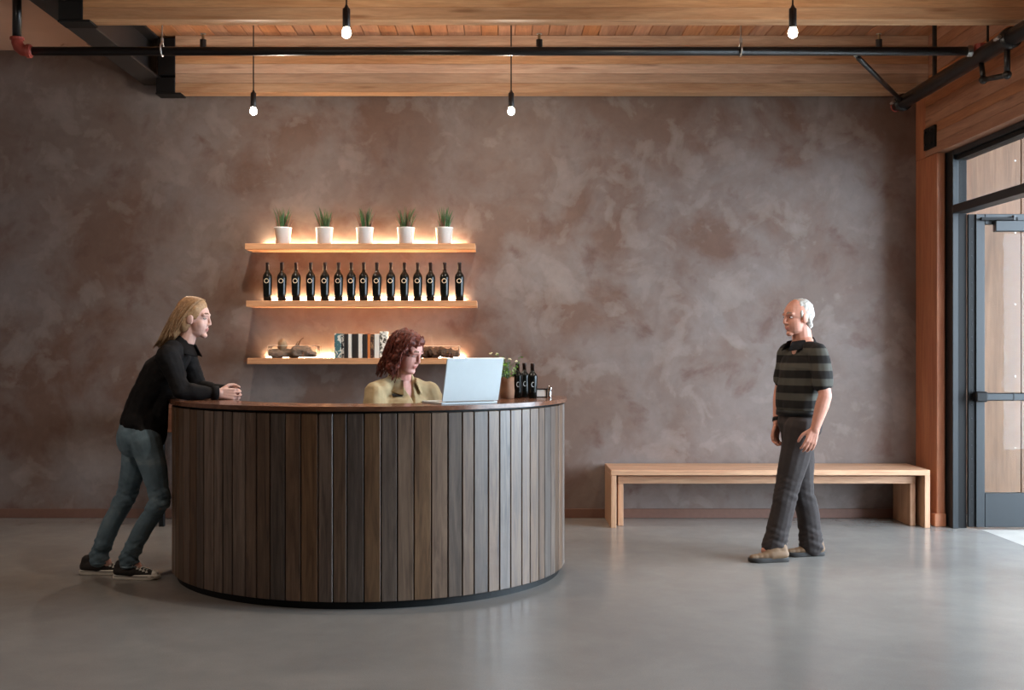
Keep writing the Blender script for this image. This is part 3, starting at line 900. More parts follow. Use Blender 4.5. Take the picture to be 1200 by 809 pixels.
# acrylic boxes with driftwood
def tray(p0, p1, top, label):
    x0, x1 = W(p0, 415, 9.13).x, W(p1, 415, 9.13).x
    z = SH[2]; hz = (419.5 - top) / F * 9.13
    y0, y1 = 9.135, 9.33
    t = tag(empty('acrylic_case', ((x0 + x1) / 2, 9.23, z)), label, 'case')
    th = 0.004
    box('base_sheet', x0, x1, y0, y1, z, z + th, 'acrylic', t)
    box('side_sheet', x0, x1, y0, y0 + th, z + th, z + hz, 'acrylic', t)
    box('side_sheet', x0, x1, y1 - th, y1, z + th, z + hz, 'acrylic', t)
    box('side_sheet', x0, x0 + th, y0 + th, y1 - th, z + th, z + hz, 'acrylic', t)
    box('side_sheet', x1 - th, x1, y0 + th, y1 - th, z + th, z + hz, 'acrylic', t)
    e = 0.0035  # pale strips added along the sheets to imitate their glowing edges
    box('painted_glow_edge', x0, x1, y1 - e, y1, z + hz + 0.0002, z + hz + e, 'edge_glow_paint', t)
    box('painted_glow_edge', x0, x1, y0, y0 + e, z + hz + 0.0002, z + hz + e, 'edge_glow_paint', t)
    for xx in (x0 - e, x1 + 0.0002):
        box('painted_glow_edge', xx, xx + e, y0, y0 + e, z, z + hz, 'edge_glow_paint', t)
        box('painted_glow_edge', xx, xx + e, y1 - e, y1, z, z + hz, 'edge_glow_paint', t)
    return x0, x1, z + th
x0, x1, z = tray(314, 370.5, 405, 'clear acrylic case holding pale driftwood on the lowest shelf')
dw = tag(empty('driftwood', ((x0 + x1) / 2, 9.22, z)), 'pale weathered driftwood log with a thin upright twig', 'driftwood')
g = Geo()
L = x1 - x0
for a_, b_, ra, rb in ((0.06, 0.30, 0.034, 0.036), (0.28, 0.55, 0.034, 0.038), (0.52, 0.75, 0.046, 0.046), (0.72, 0.93, 0.044, 0.024)):
    g.cap((x0 + L * a_, 9.22, z + ra * 0.98), ra, (x0 + L * b_, 9.225, z + rb * 0.98), rb, k=1.4)
g.remesh('log', 'driftwood', dw, 0.006, 2, [(0.016, (14, 30, 30)), (0.007, 60)])
tw = [W(341, 412, 9.22), W(346, 406, 9.22), W(350, 404, 9.22), W(352, 399, 9.22), W(355.5, 396, 9.22)]
Geo().tube(tw, [0.009, 0.008, 0.007, 0.006, 0.004], 8).build('twig', 'bark', dw, True)
Geo().tube([W(346, 406, 9.22), W(349, 401, 9.23), W(351, 400, 9.23)], [0.006, 0.005, 0.003], 8).build('twig', 'bark', dw, True)
st = Geo().ell((W(331, 400, 9.215).x, 9.215, z + 0.098), (0.040, 0.036, 0.052))
st = st.remesh('stone', 'stone', None, 0.006, 2, [(0.008, 25)])
tag(st, 'rounded sandy stone resting on the pale driftwood', 'stone')
x0, x1, z = tray(487, 538, 405.5, 'clear acrylic case holding dark rough bark beside the seated woman')
g = Geo(); L = x1 - x0
for a_, b_, ra, rb in ((0.08, 0.35, 0.036, 0.042), (0.33, 0.62, 0.042, 0.040), (0.6, 0.92, 0.040, 0.028)):
    g.cap((x0 + L * a_, 9.22, z + ra), ra, (x0 + L * b_, 9.22, z + rb), rb, k=1.5)
bkp = g.remesh('bark_piece', 'bark', None, 0.006, 1, [(0.02, (20, 35, 40)), (0.012, 70)])
tag(bkp, 'dark rough piece of bark lying in the acrylic case', 'bark')

# ------------------------------------------------------------------ things on the counter
yaw = math.radians(30)
bn = Vector((math.sin(yaw), -math.cos(yaw), 0))          # direction the lid's back faces
rt = Vector((math.cos(yaw), math.sin(yaw), 0))
tilt = math.radians(15)
LB = Vector((-0.147, 6.40, TOP + 0.016))                    # middle of the hinge
mon = tag(empty('laptop', (LB.x, LB.y, TOP)), 'open pale aluminium laptop seen from behind its lid on the counter', 'laptop')
upv = (Vector((0, 0, 1)) * math.cos(tilt) + bn * math.sin(tilt)).normalized()
nrm = upv.cross(rt)
Rm = Matrix((rt, nrm, upv)).transposed().to_4x4(); Rm.translation = LB
Geo().box(-0.178, 0.178, -0.004, 0.004, 0.0, 0.248, 0.0025, Rm).build('lid', 'alu', mon)
Geo().box(-0.172, 0.172, 0.0041, 0.0052, 0.012, 0.242, 0, Rm).build('screen', 'screen', mon)
Geo().tube([LB - rt * 0.15, LB + rt * 0.15], 0.0055, 8).build('hinge', 'zinc', mon)
Rb = Matrix((rt, -bn, Vector((0, 0, 1)))).transposed().to_4x4(); Rb.translation = Vector((LB.x, LB.y, TOP))
base_o = Geo().box(-0.178, 0.178, 0.004, 0.246, 0.0, 0.013, 0.003, Rb).build('base', 'alu', mon)
Geo().box(-0.14, 0.14, 0.03, 0.135, 0.0131, 0.0145, 0, Rb).build('keyboard', 'black', base_o)
Geo().box(-0.065, 0.065, 0.15, 0.235, 0.0131, 0.0136, 0, Rb).build('trackpad', 'zinc', base_o)

pp = W(594.5, 468, 7.05)
bagp = tag(empty('paper_bag_plant', (pp.x, 7.05, TOP)), 'leafy flowering plant in a brown paper bag on the counter', 'plant')
prof = [(0.038, 0), (0.042, 0.004), (0.044, 0.05), (0.040, 0.10), (0.044, 0.128), (0.040, 0.128), (0.036, 0.11)]
gb = Geo().lathe(prof, (pp.x, 7.05, TOP), 22)
for i, q in enumerate(gb.v):
    d = Vector((q.x - pp.x, q.y - 7.05, 0)); an = math.atan2(d.y, d.x)
    f_ = 1 + 0.10 * math.sin(an * 6 + q.z * 30) * (q.z - TOP) / 0.12
    gb.v[i] = Vector((pp.x + d.x * f_, 7.05 + d.y * f_, q.z + (0.006 * math.sin(an * 5) if q.z > TOP + 0.11 else 0)))
gb.build('paper_bag', 'kraft', bagp, True)
rg = random.Random(11)
gl_, gs_, gf_ = Geo(), Geo(), Geo()
for k in range(30):
    an = rg.uniform(0, 6.283); t = rg.uniform(0.05, 0.75)
    d = Vector((math.cos(an) * t - 0.22, math.sin(an) * t, 1)).normalized()
    L = rg.uniform(0.10, 0.185)
    b = Vector((pp.x, 7.05, TOP + 0.10)) + Vector((math.cos(an), math.sin(an), 0)) * 0.018
    gs_.tube([b, b + d * L * 0.6, b + d * L], [0.0018, 0.0015, 0.001], 5)
    for j in range(6):
        q = b + d * L * rg.uniform(0.15, 1.0)
        ax = Vector((rg.uniform(-1, 1), rg.uniform(-1, 1), rg.uniform(-0.2, 0.8))).normalized()
        sd = ax.cross(Vector((rg.uniform(-1, 1), rg.uniform(-1, 1), 1))).normalized()
        s = rg.uniform(0.014, 0.024)
        nn = ax.cross(sd) * 0.003
        gl_.put([q, q + ax * s * 0.5 + sd * s * 0.33 + nn, q + ax * s, q + ax * s * 0.5 - sd * s * 0.33 + nn], [(0, 1, 2, 3)])
for px_, py_ in ((575.5, 414), (582.5, 415), (586, 419), (590, 420), (597, 421), (605.5, 423)):
    q = W(px_, py_, 7.05)
    gs_.tube([Vector((pp.x, 7.05, TOP + 0.12)), (q + Vector((pp.x, 7.05, TOP + 0.12))) / 2 + Vector((0, 0, 0.03)), q], 0.0012, 5)
    for j in range(5):
        gf_.ell(q + Vector((rg.uniform(-.009, .009), rg.uniform(-.009, .009), rg.uniform(-.005, .005))), (0.0055, 0.0055, 0.0035), None, 6, 4)
gl_.build('leaves', 'leaf_bright', bagp)
gs_.build('stems', 'leaf', bagp)
gf_.build('flowers', 'flower', bagp)

cp = W(634.5, 467, 7.2)
ch = tag(empty('card_stand', (cp.x, 7.2, TOP)), 'small black framed white card standing on the counter', 'card')
z = TOP
for q in ((-0.036, -0.029, 0, 0.056), (0.029, 0.036, 0, 0.056)):
    box('frame_side', cp.x + q[0], cp.x + q[1], 7.196, 7.206, z, z + 0.056, 'black', ch)
box('frame_side', cp.x - 0.029, cp.x + 0.029, 7.196, 7.206, z + 0.049, z + 0.056, 'black', ch)
box('frame_side', cp.x - 0.029, cp.x + 0.029, 7.196, 7.206, z, z + 0.006, 'black', ch)
box('card', cp.x - 0.029, cp.x + 0.029, 7.199, 7.203, z + 0.006, z + 0.049, 'card', ch)
mp2 = W(644, 470, 7.08)
mt_ = tag(empty('chrome_dispenser', (mp2.x, 7.08, TOP)), 'small chrome cylinder at the edge of the counter', 'dispenser')
Geo().lathe([(0.010, 0), (0.011, 0.002), (0.011, 0.05), (0.009, 0.052)], (mp2.x, 7.08, TOP), 16).build('chrome_body', 'chrome', mt_, True)
Geo().lathe([(0.0135, 0.0525), (0.0145, 0.056), (0.0145, 0.068), (0.010, 0.072)], (mp2.x, 7.08, TOP), 16).build('chrome_cap', 'chrome', mt_, True)

# ------------------------------------------------------------------ nested benches
ob_ = tag(empty('bench', (2.1, 9.1, 0)), 'long pale oak bench with slab ends against the plaster wall', 'bench')
X0, X1 = 0.880, 3.338
box('seat_plank', X0, X1, 8.87, 9.13, 0.405, 0.447, 'bench', ob_, 0.003)
box('seat_plank', X0, X1, 9.134, 9.375, 0.405, 0.447, 'bench', ob_, 0.003)
box('end_panel', X0, X0 + 0.042, 8.87, 9.375, 0.0, 0.4045, 'bench_leg', ob_, 0.003)
box('end_panel', X1 - 0.042, X1, 8.87, 9.375, 0.0, 0.4045, 'bench_leg', ob_, 0.003)
ib = tag(empty('bench', (2.1, 9.15, 0)), 'lower oak bench tucked beneath the taller bench', 'bench')
X0, X1 = 0.945, 3.262
box('seat_plank', X0, X1, 8.97, 9.15, 0.330, 0.388, 'bench', ib, 0.003)
box('seat_plank', X0, X1, 9.154, 9.36, 0.330, 0.388, 'bench', ib, 0.003)
box('end_panel', X0, X0 + 0.042, 8.97, 9.36, 0.0, 0.3295, 'bench_leg', ib, 0.003)
box('end_panel', X1 - 0.042, X1, 8.97, 9.36, 0.0, 0.3295, 'bench_leg', ib, 0.003)
#PEOPLE
# ------------------------------------------------------------------ people
def frame(fwd, up=(0, 0, 1)):
    f = Vector(fwd).normalized()
    l = Vector(up).cross(f).normalized()
    u = f.cross(l)
    return Matrix((f, l, u)).transposed()          # local x forward, y to the person's left, z up

def add_head(g, C, Rh, s=1.0, nose=1.0, jaw=1.0):
    P = lambda x, y, z: C + Rh @ Vector((x, y, z)) * s
    E = lambda c, r: g.ell(P(*c), [q * s for q in r], Rh, 20, 14)
    E((-0.012, 0, 0.032), (0.096, 0.075, 0.090))            # skull
    E((0.030, 0, 0.030), (0.058, 0.062, 0.066))             # forehead
    E((0.030, 0, -0.035), (0.058, 0.060 * jaw, 0.072))      # face
    E((0.018, 0, -0.075), (0.062, 0.050 * jaw, 0.034))      # jaw
    E((0.066, 0, -0.098), (0.021, 0.024, 0.017))            # chin
    for y in (-1, 1):
        E((0.044, y * 0.032, -0.030), (0.031, 0.026, 0.036))    # cheeks
        g.cap(P(0.086, y * 0.010, 0.028), 0.010 * s, P(0.070, y * 0.046, 0.026), 0.011 * s)   # brow
        E((-0.004, y * 0.076, -0.006), (0.021, 0.007, 0.032))   # ear
        E((0.004, y * 0.072, -0.026), (0.010, 0.008, 0.012))
        E((0.090, y * 0.011, -0.032), (0.010, 0.007, 0.006))    # nostrils
    g.cap(P(0.086, 0, 0.020), 0.008 * s, P(0.088 + 0.014 * nose, 0, -0.022), 0.0090 * s)      # nose
    E((0.088 + 0.013 * nose, 0, -0.027), (0.010, 0.0105, 0.009))
    E((0.083, 0, -0.056), (0.009, 0.022, 0.0062))           # lips
    E((0.081, 0, -0.067), (0.009, 0.019, 0.0066))
    return P

def face_paint(C, Rh, s, brow=True):
    Ri = np.array(Rh.inverted())
    def f(pc):
        q = (pc - np.array(C)) @ Ri.T / s
        x, y, z = q[:, 0], np.abs(q[:, 1]), q[:, 2]
        m = np.zeros(len(pc), dtype=np.int32)
        m[(x > 0.073) & (y < 0.022 - np.abs(z + 0.061) * 0.6) & (np.abs(z + 0.0615) < 0.0095)] = 1
        if brow:
            m[(x > 0.062) & (y > 0.012) & (y < 0.048) & (np.abs(z - 0.036 + np.maximum(0, y - 0.034) * 0.35) < 0.0048)] = 2
        return m
    return f

def eyes(root, C, Rh, s, closed=0.0):
    for y in (-1, 1):
        c = C + Rh @ Vector((0.0745, y * 0.031, 0.005)) * s
        g = Geo().ell(c, (0.0095 * s, 0.0120 * s, 0.0080 * s * (1 - closed)), Rh, 14, 10)
        e = g.build('eye', ['eye_white', 'iris'], root, True)
        wl = WL[e]
        for p in e.data.polygons:
            q = Rh.inverted() @ (Vector(p.center) + wl - c) / s
            if q.x > 0.006 and abs(q.y) < 0.0065: p.material_index = 1

def add_hand(g, wrist, fwd, palm, thumb, curl=(25, 35, 25), spread=4, s=1.0, r=0.0085):
    """palm direction and thumb direction are world vectors; fingers bend towards the palm"""
    f = Vector(fwd).normalized()
    n = (Vector(palm) - f * Vector(palm).dot(f)).normalized()
    t = Vector(thumb); t = (t - f * t.dot(f) - n * t.dot(n)).normalized()
    wr = Vector(wrist)
    for k in (-0.024, -0.008, 0.008, 0.024):
        g.cap(wr + t * k * 0.7 * s, 0.0135 * s, wr + f * 0.085 * s + t * k * 1.1 * s, 0.0115 * s)
    for i, (L, off) in enumerate(((0.068, 0.029), (0.077, 0.010), (0.072, -0.010), (0.056, -0.028))):
        p = wr + f * (0.088 - 0.004 * abs(i - 1)) * s + t * off * s
        d = (f + t * math.tan(math.radians(spread * (1.5 - i) * 0.7))).normalized()
        ax = n
        for j, fr in enumerate((0.46, 0.30, 0.24)):
            a = math.radians(curl[j])
            d, ax = (d * math.cos(a) + ax * math.sin(a)).normalized(), (ax * math.cos(a) - d * math.sin(a)).normalized()
            q = p + d * L * fr * s * 1.05
            g.cap(p, (r - 0.0008 * j) * s, q, (r - 0.0008 * (j + 1)) * s, seg=10)
            p = q
    p = wr + f * 0.022 * s + t * 0.026 * s + n * 0.006 * s
    d = (f * 0.72 + t * 0.62 + n * 0.30).normalized()
    q = p + d * 0.045 * s
    g.cap(p, 0.0135 * s, q, 0.0105 * s)
    d2 = (f * 0.93 + t * 0.20 + n * 0.30).normalized()
    q2 = q + d2 * 0.030 * s
    g.cap(q, 0.0105 * s, q2, 0.0095 * s)
    g.cap(q2, 0.0095 * s, q2 + (f * 0.9 + n * 0.45).normalized() * 0.022 * s, 0.0075 * s)

def sneaker(root, heel, fwd, L, mat_up, mat_sole, label=None, laces=True, low=True, pitch=0.0):
    """heel: point on the ground below the back of the heel"""
    f = Vector(fwd).normalized(); l = Vector((0, 0, 1)).cross(f)
    hl = Vector(heel)
    cp, spn = math.cos(pitch), math.sin(pitch)
    def P(x, y, z):                              # x along the foot, pitch lifts the heel about the ball of the foot
        xb = 0.72 * L
        dx, dz = x - xb, z
        if x < xb: dx, dz = dx * cp + z * spn, -dx * spn + z * cp
        return hl + f * (xb + dx) + l * y + Vector((0, 0, dz))
    sh = empty('shoe', hl); sh.parent = root; sh.location = hl - WL[root]
    if label: sh['label'] = label
    k = L / 0.29
    out = [(0.0, 0.0), (0.004, 0.020), (0.018, 0.031), (0.06, 0.035), (0.11, 0.034), (0.16, 0.041), (0.20, 0.047), (0.24, 0.045), (0.268, 0.034), (0.284, 0.017), (0.29, 0.0)]
    ring = [(x * k, y) for x, y in out] + [(x * k, -y) for x, y in out[-2:0:-1]]
    n = len(ring)
    v, fc = [], []
    for z, sc in ((0.0, 0.97), (0.004, 1.0), (0.026, 1.0), (0.030, 0.97)):
        for x, y in ring:
            v.append(P(0.145 * k + (x - 0.145 * k) * sc, y * sc, z + (0.006 if x > 0.25 * k and z < 0.02 else 0)))
    for i in range(3):
        for q in range(n):
            q2 = (q + 1) % n
            fc.append((i * n + q, i * n + q2, (i + 1) * n + q2, (i + 1) * n + q))
    fc.append(tuple(range(n))[::-1]); fc.append(tuple(3 * n + q for q in range(n)))
    add('sole', v, fc, mat_sole, sh, True)
    g = Geo()
    seq = [(0.034, 0.060, 0.034), (0.060, 0.060, 0.036), (0.095, 0.058, 0.036), (0.13, 0.050, 0.036), (0.17, 0.038, 0.038), (0.205, 0.030, 0.038), (0.24, 0.026, 0.034), (0.256, 0.024, 0.028)]
    for (xa, za, ra), (xb, zb, rb) in zip(seq[:-1], seq[1:]):
        g.cap(P(xa * k, 0, za * 0.5 + 0.018), min(ra, za * 0.62), P(xb * k, 0, zb * 0.5 + 0.018), min(rb, zb * 0.62 + 0.006), l, 1.25)
    g.cap(P(0.035 * k, 0, 0.05), 0.033, P(0.045 * k, 0, 0.085), 0.034, l, 1.0)
    g.cap(P(0.045 * k, 0, 0.085), 0.034, P(0.085 * k, 0, 0.083), 0.033, l, 1.0)
    g.cap(P(0.085 * k, 0, 0.078), 0.032, P(0.14 * k, 0, 0.052), 0.030, l, 1.15)
    fi, li = np.array(f), np.array(l)
    h0 = np.array(P(0, 0, 0))
    def pf(pc):
        x = (pc - h0) @ fi
        return np.where(x > 0.243 * k, 1, 0)
    g.remesh('upper', [mat_up, mat_sole if laces else mat_up], sh, 0.005, 3, paint=pf)
    if laces:
        lg = Geo()
        for i in range(6):
            x = (0.118 + i * 0.019) * k
            zt = 0.0915 - i * 0.0066
            lg.tube([P(x - 0.004, -0.026, zt - 0.012), P(x, -0.012, zt - 0.001), P(x + 0.002, 0, zt + 0.001), P(x + 0.004, 0.012, zt - 0.001), P(x + 0.008, 0.026, zt - 0.012)], 0.0032, 6)
            lg.tube([P(x - 0.006, -0.028, zt - 0.014), P(x + 0.008, -0.024, zt - 0.012)], 0.0034, 6)
        lg.tube([P(0.112 * k, 0.0, 0.098), P(0.122 * k, -0.02, 0.097), P(0.130 * k, -0.030, 0.082)], 0.003, 6)
        lg.tube([P(0.112 * k, 0.0, 0.098), P(0.120 * k, 0.02, 0.097), P(0.128 * k, 0.030, 0.082)], 0.003, 6)
        lg.build('laces', 'lace', sh, True)
        for y in (-1, 1):
            Geo().tube([P(0.0, y * 0.0, 0.021), P(0.018 * k, y * 0.033, 0.021), P(0.11 * k, y * 0.0362, 0.021), P(0.2 * k, y * 0.049, 0.021), P(0.262 * k, y * 0.039, 0.021)], 0.0016, 5).build('stripe', 'dark_rubber', sh)
    return sh

def strands(g, curves, r0, r1, seg=5):
    for pts in curves:
        n = len(pts)
        g.tube(pts, [r0 + (r1 - r0) * i / (n - 1) for i in range(n)], seg)

def bez(p0, p1, p2, p3, n=9):
    return [p0 * (1 - t) ** 3 + p1 * 3 * t * (1 - t) ** 2 + p2 * 3 * t * t * (1 - t) + p3 * t ** 3 for t in [i / (n - 1) for i in range(n)]]

def cloth_folds(bases):
    def fn(co):
        out = co.copy()
        for base, amp, wid, rad_ in bases:
            b = np.array(base)
            d = co - b
            rr = np.hypot(d[:, 0], d[:, 1])
            idx = np.where((np.abs(d[:, 2]) < wid * 2) & (rr < rad_))[0]
            for i in idx:
                p = d[i]
                w = math.exp(-(p[2] / wid) ** 2)
                h = noise.noise(Vector((p[0] * 9 + 3, p[1] * 9, (p[2] + 0.45 * p[0]) * 34))) + 0.5 * noise.noise(Vector((p[0] * 14, p[1] * 14 + 7, (p[2] - 0.5 * p[0]) * 60)))
                k = amp * w * h / max(rr[i], 1e-3)
                out[i, 0] += d[i, 0] * k
                out[i, 1] += d[i, 1] * k
        return out
    return fn

# ---- woman leaning on the counter
def woman_leaning():
    root = tag(empty('person', (-2.15, 7.0, 0)), 'woman in black jacket and jeans leaning with clasped hands on counter', 'person')
    Yn, Yf = 6.92, 7.09
    C = Vector((-1.838, 7.005, 1.568))
    Rh = frame((0.99, -0.06, -0.07))
    hipR, kneeR, ankR = W(170, 515, Yn), W(188.5, 588, Yn), W(151, 653, 6.94)
    hipL, kneeL, ankL = W(163, 513, Yf), W(148, 583, Yf), W(116, 649, 7.08)
    pel, wai, che = Vector((-2.165, 7.0, 0.90)), Vector((-2.105, 7.0, 1.06)), Vector((-2.005, 7.0, 1.25))
    nb = Vector((-1.925, 7.0, 1.385))
    sR, sL = Vector((-1.955, 6.845, 1.335)), Vector((-1.935, 7.16, 1.335))
    eR, eL = Vector((-1.852, 6.80, 1.131)), Vector((-1.850, 7.20, 1.131))
    wR, wL = Vector((-1.660, 6.885, 1.121)), Vector((-1.648, 6.985, 1.125))
    side = (0, 1, 0)
    g = Geo()
    add_head(g, C, Rh, 1.0, 0.8, 0.95)
    g.chain([nb, Vector((-1.885, 7.0, 1.43)), C + Vector((-0.02, 0, -0.05))], [0.058, 0.050, 0.050])
    g.chain([pel, wai, che, nb], [0.105, 0.088, 0.098, 0.062], side, [1.35, 1.3, 1.4, 1.3])
    for s_, e_, w_ in ((sR, eR, wR), (sL, eL, wL)):
        g.chain([nb - Vector((0, 0, 0.03)), s_], [0.042, 0.044])
        g.chain([s_, e_], [0.044, 0.036]); g.chain([e_, w_], [0.038, 0.0255])
    for h, k, a in ((hipR, kneeR, ankR), (hipL, kneeL, ankL)):
        g.chain([pel + (h - pel) * 0.6, h, k, a], [0.085, 0.074, 0.046, 0.034])
        g.cap(a, 0.034, a + Vector((0.05, 0, -0.06)), 0.03)
    add_hand(g, wR, (0.90, 0.30, -0.10), (0.1, 1, -0.15), (0.0, 0.2, 1), (42, 52, 38), 5)
    add_hand(g, wL, (0.97, -0.12, -0.20), (0.0, -1, -0.25), (0.15, -0.2, 1), (48, 55, 40), 5)
    g.remesh('body', ['skin_a', 'lip', 'brow'], root, 0.0042, 3, paint=face_paint(C, Rh, 1.0))
    eyes(root, C, Rh, 1.0, 0.35)
    # jeans
    g = Geo()
    g.cap(pel + Vector((0.0, 0, 0.06)), 0.108, pel, 0.118, side, 1.32)
    g.ell(pel + Vector((-0.028, -0.07, -0.05)), (0.094, 0.09, 0.12)); g.ell(pel + Vector((-0.028, 0.07, -0.05)), (0.094, 0.09, 0.12))
    g.ell(pel + Vector((-0.02, 0, 0.0)), (0.105, 0.15, 0.10))
    for h, k, a, kk in ((hipR, kneeR, ankR, 1), (hipL, kneeL, ankL, 0)):
        m1, m2 = h.lerp(k, 0.5) + Vector((0.008, 0, 0)), k.lerp(a, 0.45) + Vector((-0.012, 0, 0))
        g.chain([h, m1, k, m2, a + Vector((0, 0, 0.01)), a + Vector((0.004, 0, -0.040))], [0.098, 0.080, 0.060, 0.058, 0.054, 0.056], side, 1.02)
    folds = cloth_folds([(kneeR, 0.011, 0.09, 0.13), (kneeL, 0.011, 0.09, 0.13), (ankR, 0.013, 0.12, 0.12), (ankL, 0.013, 0.12, 0.12)])
    jn = g.remesh('jeans', 'denim', root, 0.0065, 3, [(0.006, (9, 9, 5))], sculpt=folds)
    for h, k, a in ((hipR, kneeR, ankR), (hipL, kneeL, ankL)):
        q = a + Vector((0.004, 0, -0.058))
        pts = [q + Vector((0.0525 * math.cos(t), 0.0535 * math.sin(t), 0.004)) for t in [i * math.pi / 10 for i in range(21)]]
        Geo().tube(pts, 0.006, 6).build('hem', 'denim', jn, True)
    # jacket
    g = Geo()
    g.chain([Vector((-2.160, 7.0, 0.935)), Vector((-2.125, 7.0, 1.05)), Vector((-2.03, 7.0, 1.235)), Vector((-1.945, 7.0, 1.345))], [0.122, 0.112, 0.116, 0.085], side, [1.36, 1.38, 1.45, 1.5])
    g.cap(Vector((-2.125, 7.0, 0.855)), 0.116, Vector((-2.09, 7.0, 1.0)), 0.10, side, 1.42)
    g.cap(Vector((-2.05, 7.0, 0.99)), 0.085, Vector((-1.975, 7.0, 1.22)), 0.085, side, 1.5)
    g.cap(nb + Vector((-0.01, 0, -0.01)), 0.066, nb + Vector((0.018, 0, 0.022)), 0.063)
    for s_, e_, w_, sg in ((sR, eR, wR, -1), (sL, eL, wL, 1)):
        g.chain([Vector((-1.955, 7.0, 1.355)), s_.lerp(nb, 0.35) + Vector((0, 0, 0.012)), s_], [0.074, 0.070, 0.068])
        g.chain([s_, s_.lerp(e_, 0.5), e_ + Vector((-0.008, 0, 0.004))], [0.074, 0.062, 0.052])
        dv = (w_ - e_)
        g.chain([e_ + Vector((-0.008, 0, 0.004)), e_ + dv * 0.5, e_ + dv * 0.86], [0.052, 0.045, 0.037])
    jk = g.remesh('jacket', 'black_cloth', root, 0.0065, 3, [(0.010, (9, 9, 7)), (0.006, (22, 10, 26))],
                  sculpt=lambda co: np.column_stack([co[:, 0], co[:, 1], np.where((co[:, 2] < TOP + 0.001) & (np.hypot(co[:, 0] - DC.x, co[:, 1] - DC.y) < 1.25), TOP + 0.001, co[:, 2])]))
    # collar: two leaves standing round the neck
    for sg in (-1, 1):
        v, f = [], []
        nn = 9
        for i in range(nn):
            t = i / (nn - 1)
            an = math.radians(180 - 150 * t)
            c = nb + Vector((0.005, 0, 0.035)) + Vector((0.030 * t, 0, -0.028 * t))
            o = Vector((math.cos(an) * 0.066, sg * math.sin(an) * 0.066, 0))
            hgt = 0.035
            a = c + o * 0.98 + Vector((0, 0, 0.028 - 0.01 * t))
            b = c + o * (1.42 + 0.12 * t) + Vector((0, 0, -0.022 - 0.030 * t))
            for p in (a, b, b + Vector((0, 0, -0.006)), a + Vector((0, 0, -0.006)) - o * 0.05): v.append(p)
        for i in range(nn - 1):
            for k in range(4):
                k2 = (k + 1) % 4
                f.append((i * 4 + k, i * 4 + k2, (i + 1) * 4 + k2, (i + 1) * 4 + k))
        f.append((0, 1, 2, 3)); f.append(tuple((nn - 1) * 4 + k for k in (3, 2, 1, 0)))
        add('collar', v, f, 'black_cloth', jk, True)
    for e_, w_ in ((eR, wR), (eL, wL)):
        d = (w_ - e_)
        Geo().tube([e_ + d * 0.80, e_ + d * 0.90, e_ + d * 0.985], [0.043, 0.0425, 0.041], 18).build('cuff', 'black_cloth', jk, True)
        q = e_ + d * 0.92 + Vector((-0.012, -0.040, 0.006))
        Geo().ell(q, (0.006, 0.003, 0.006), None, 10, 6).build('button', 'brass', jk, True)
    q = Vector((-1.912, 6.885, 1.265))
    Geo().box(-0.035, 0.035, -0.004, 0.004, -0.014, 0.014, 0.002, Matrix.Translation(q) @ Matrix.Rotation(math.radians(38), 4, 'Z') @ Matrix.Rotation(math.radians(-28), 4, 'Y')).build('pocket_flap', 'black_cloth', jk)
    Geo().ell(q + Vector((0.008, -0.012, -0.006)), (0.006, 0.003, 0.006), None, 10, 6).build('button', 'brass', jk, True)
    # shoes
    sneaker(root, Vector((W(133, 677, 6.94).x, 6.94, 0)), (1, -0.06, 0), 0.288, 'canvas', 'rubber', 'black canvas sneaker with cream sole and white laces')
    sneaker(root, Vector((W(93.5, 673, 7.08).x, 7.08, 0)), (1, 0.02, 0), 0.288, 'canvas', 'rubber', 'black canvas sneaker with cream sole and white laces')
    # long straight hair: cap and locks swept behind the ear
    rg = random.Random(5)
    g = Geo()
    P = lambda x, y, z: C + Rh @ Vector((x, y, z))
    g.ell(P(-0.020, 0, 0.042), (0.100, 0.083, 0.096), Rh, 22, 14)
    g.ell(P(0.008, 0, 0.074), (0.064, 0.068, 0.056), Rh, 18, 12)
    for sg in (-1, 1):
        g.ell(P(-0.050, sg * 0.040, -0.015), (0.050, 0.044, 0.075), Rh, 16, 10)
        g.cap(P(0.022, sg * 0.060, 0.060), 0.018, P(-0.030, sg * 0.072, 0.020), 0.018)
    g.cap(P(-0.066, 0, -0.02), 0.052, P(-0.112, 0, -0.105), 0.042, side, 1.6)
    g.cap(P(-0.112, 0, -0.105), 0.040, P(-0.170, 0, -0.155), 0.020, side, 2.2)
    hb = g.remesh('hair', 'hair_blond', root, 0.006, 3)
    g = Geo()
    for k in range(330):
        sg = rg.choice((-1, -1, 1))
        u = rg.uniform(0, 1)
        top = P(0.050 - 0.10 * u, sg * rg.uniform(0.002, 0.02), 0.129 + 0.008 * math.sin(u * 3) - 0.010 * (1 - u))
        mid1 = P(0.040 - 0.11 * u, sg * (0.118 - 0.004 * u), 0.125 - 0.02 * u)
        mid2 = P(-0.040 - 0.09 * u, sg * rg.uniform(0.085, 0.105), 0.0)
        v_ = rg.uniform(0, 1)
        end = P(-0.085 - 0.13 * v_, sg * rg.uniform(0.005, 0.085), -0.125 - 0.055 * v_ - rg.uniform(0, 0.02))
        strands(g, [bez(top, mid1, mid2, end, 11)], 0.0034, 0.0016, 4)
    g.build('hair_locks', 'hair_blond', hb, True)

